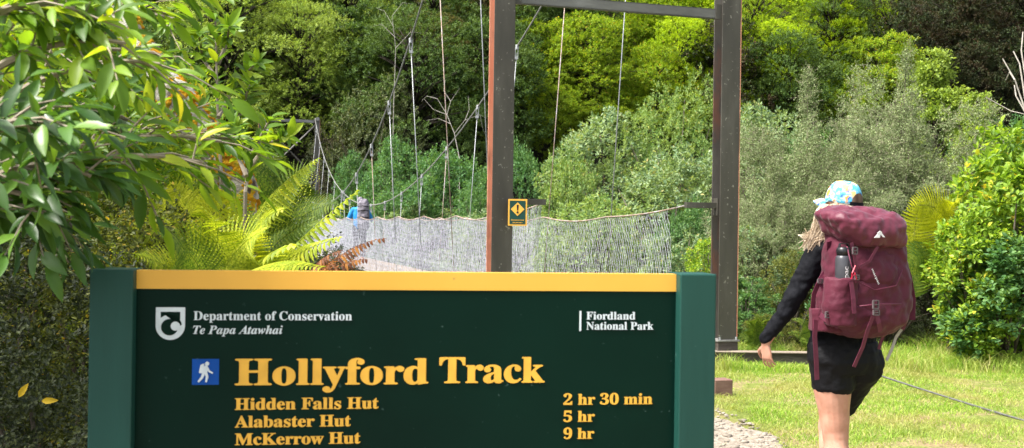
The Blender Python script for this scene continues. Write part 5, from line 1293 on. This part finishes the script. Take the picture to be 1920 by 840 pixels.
    bt=thing('water_bottle','grey water bottle with a black lid in the side pocket of the maroon backpack','bottle',wp,yw)
    mb=MB(); mb.rings([(Vector((.004*i*0,0,z)),r,r,Vector((1,0,0)),Vector((0,1,0)),2) for i,(z,r) in enumerate(((-.12,.034),(-.115,.037),(.085,.037),(.097,.034),(.105,.028)))],24); mb.build('flask',M['bottle_grey'],bt,True)
    mb=MB(); mb.rings([(Vector((0,0,z)),r,r,Vector((1,0,0)),Vector((0,1,0)),2) for z,r in((.105,.031),(.122,.033),(.138,.031),(.143,.022))],20); cp_=mb.build('lid',M['bottle_cap'],bt,True)
    mb=MB(); mb.ribbon([Vector((-.028,0,.13)),Vector((-.02,0,.158)),Vector((.02,0,.158)),Vector((.03,0,.13))],.014,(0,1,0),.004); mb.build('lid_loop',M['bottle_cap'],cp_)
    me=fit_text('pac',0,.052,0,.022,0,.012,sans=True)
    for v in me.vertices:
        x,z=v.co.x,v.co.z; ang=R(-58)+ (-(z)/.037)+R(75); ang=(-z+.026)/.037-.72; v.co=(math.sin(ang)*.0378,-math.cos(ang)*.0378,x+.002)
    link('bottle_lettering',me,M['logo_white'],bt)

def far_hiker():
    u=.465; c=BC(u); b=Vector((c[0]+.10,c[1],DZ)); t=thing('person','distant person in a blue jacket crossing the footbridge','person',b)
    X=Vector((1,0,0));Y=Vector((0,1,0)); mb=MB()
    mb.rings([((0,0,z),a,d,X,Y,2.3) for z,a,d in((.82,.14,.1),(.92,.17,.11),(1.05,.15,.1),(1.25,.17,.11),(1.38,.17,.1),(1.45,.06,.06))],16)
    limb(mb,[(0,.02,1.42),(0,.04,1.52)],[.055,.055]); head(mb,(0,.05,1.6),(-.2,1,0))
    for s in(-1,1):
        limb(mb,[(s*.09,0,.88),(s*.10,.03*s,.48),(s*.10,-.08*s,.06)],[.09,.06,.045]); mb.rings([((s*.10,-.08*s-.04+q,.04),.04,h,X,Vector((0,0,1)),2.2) for q,h in((0,.03),(.08,.045),(.2,.03))],10)
        e=Vector((s*.28,.05,1.15)); w=Vector((s*.30,.22,1.12)); limb(mb,[(s*.17,0,1.40),e,w],[.055,.042,.032]); hand(mb,w,(0,1,-.1),(-s,0,.2),1,.8)
    o=mb.build('body',M['skin'],t); voxel(o,.012,3)
    mb=MB(); mb.rings([((0,0,z),a,d,X,Y,2.3) for z,a,d in((.86,.17,.125),(1.05,.175,.13),(1.25,.19,.13),(1.40,.185,.115),(1.47,.08,.08))],18)
    for s in(-1,1): limb(mb,[(s*.14,0,1.38),(s*.19,0,1.36),(s*.30,.05,1.15),(s*.30,.20,1.12)],[.08,.08,.065,.045])
    o=mb.build('jacket',M['jacket_blue'],t); voxel(o,.012,3)
    mb=MB()
    for s in(-1,1): limb(mb,[(s*.08,0,.90),(s*.10,.03*s,.48),(s*.10,-.06*s,.12)],[.12,.085,.07])
    o=mb.build('trousers',M['shorts'],t); voxel(o,.012,3)
    mb=MB(); mb.ball((0,.045,1.65),(.085,.105,.10),12); mb.build('beanie',M['pack_grey'],t,True)
    k=thing('backpack','tall grey backpack on the distant person on the footbridge','backpack',b+Vector((.13,-.24,.85)))
    mb=MB(); mb.rings([((0,0,z),a,d,X,Y,3) for z,a,d in((0,.12,.09),(.05,.155,.14),(.3,.165,.15),(.55,.155,.14),(.72,.145,.13),(.80,.11,.10),(.83,.06,.06))],18)
    o=mb.build('main_bag',M['pack_grey'],k); voxel(o,.012,3,.5,[(.05,.12,1)])
    for z in(.12,.32,.5,.62):
        mb=MB(); mb.ribbon([Vector((-.155,-.12,z)),Vector((0,-.165,z+.02)),Vector((.155,-.12,z))],.022,(0,0,1),.006); mb.build('strap',M['shorts'],k)
# ---------------------------------------------------------------- light, camera
def light():
    w=bpy.data.worlds.new('World'); scene.world=w; w.use_nodes=True; nt=w.node_tree; bg=nt.nodes['Background']
    S=Vector((-.52,-.20,.84)).normalized(); el=math.asin(S.z); az=math.atan2(S.x,S.y)
    sky=nt.nodes.new('ShaderNodeTexSky'); sky.sky_type='NISHITA'; sky.sun_disc=False; sky.sun_elevation=el; sky.sun_rotation=az; sky.air_density=1.0; sky.dust_density=4
    bw=nt.nodes.new('ShaderNodeRGBToBW'); nt.links.new(sky.outputs[0],bw.inputs[0])   # thin bright cloud: half the blue goes out of the sky light
    mx=nt.nodes.new('ShaderNodeMix'); mx.data_type='RGBA'; mx.inputs[0].default_value=.55
    nt.links.new(sky.outputs[0],mx.inputs[6]); nt.links.new(bw.outputs[0],mx.inputs[7]); nt.links.new(mx.outputs[2],bg.inputs[0]); bg.inputs[1].default_value=.15
    l=bpy.data.lights.new('sun','SUN'); l.energy=3.3; l.angle=R(10.0); l.color=(1,.96,.90)
    o=bpy.data.objects.new('sun',l); COL.objects.link(o); o.rotation_euler=S.to_track_quat('Z','Y').to_euler(); o.location=(0,0,30)
def camera():
    c=bpy.data.cameras.new('camera'); c.lens=36*F/1920; c.sensor_width=36; c.clip_start=.05; c.clip_end=500
    o=bpy.data.objects.new('camera',c); COL.objects.link(o); scene.camera=o
    m=Matrix(((CR,-SR,0,0),(0,0,-1,0),(SR,CR,0,CAMZ),(0,0,0,1))); o.matrix_world=m
    c.dof.use_dof=True; c.dof.focus_distance=5; c.dof.aperture_fstop=9.5
    vs=scene.view_settings; vs.view_transform='Standard'; vs.look='None'; vs.gamma=1; vs.use_curve_mapping=False; vs.exposure=1.6
    cy=scene.cycles; cy.max_bounces=8; cy.diffuse_bounces=3; cy.glossy_bounces=2; cy.transmission_bounces=4; cy.use_denoising=True; cy.sample_clamp_indirect=4
mats(); terrain(); forest(); dead_wood(); left_side(); grass(); track_sign(); bridge(); hiker(); far_hiker(); light(); camera()
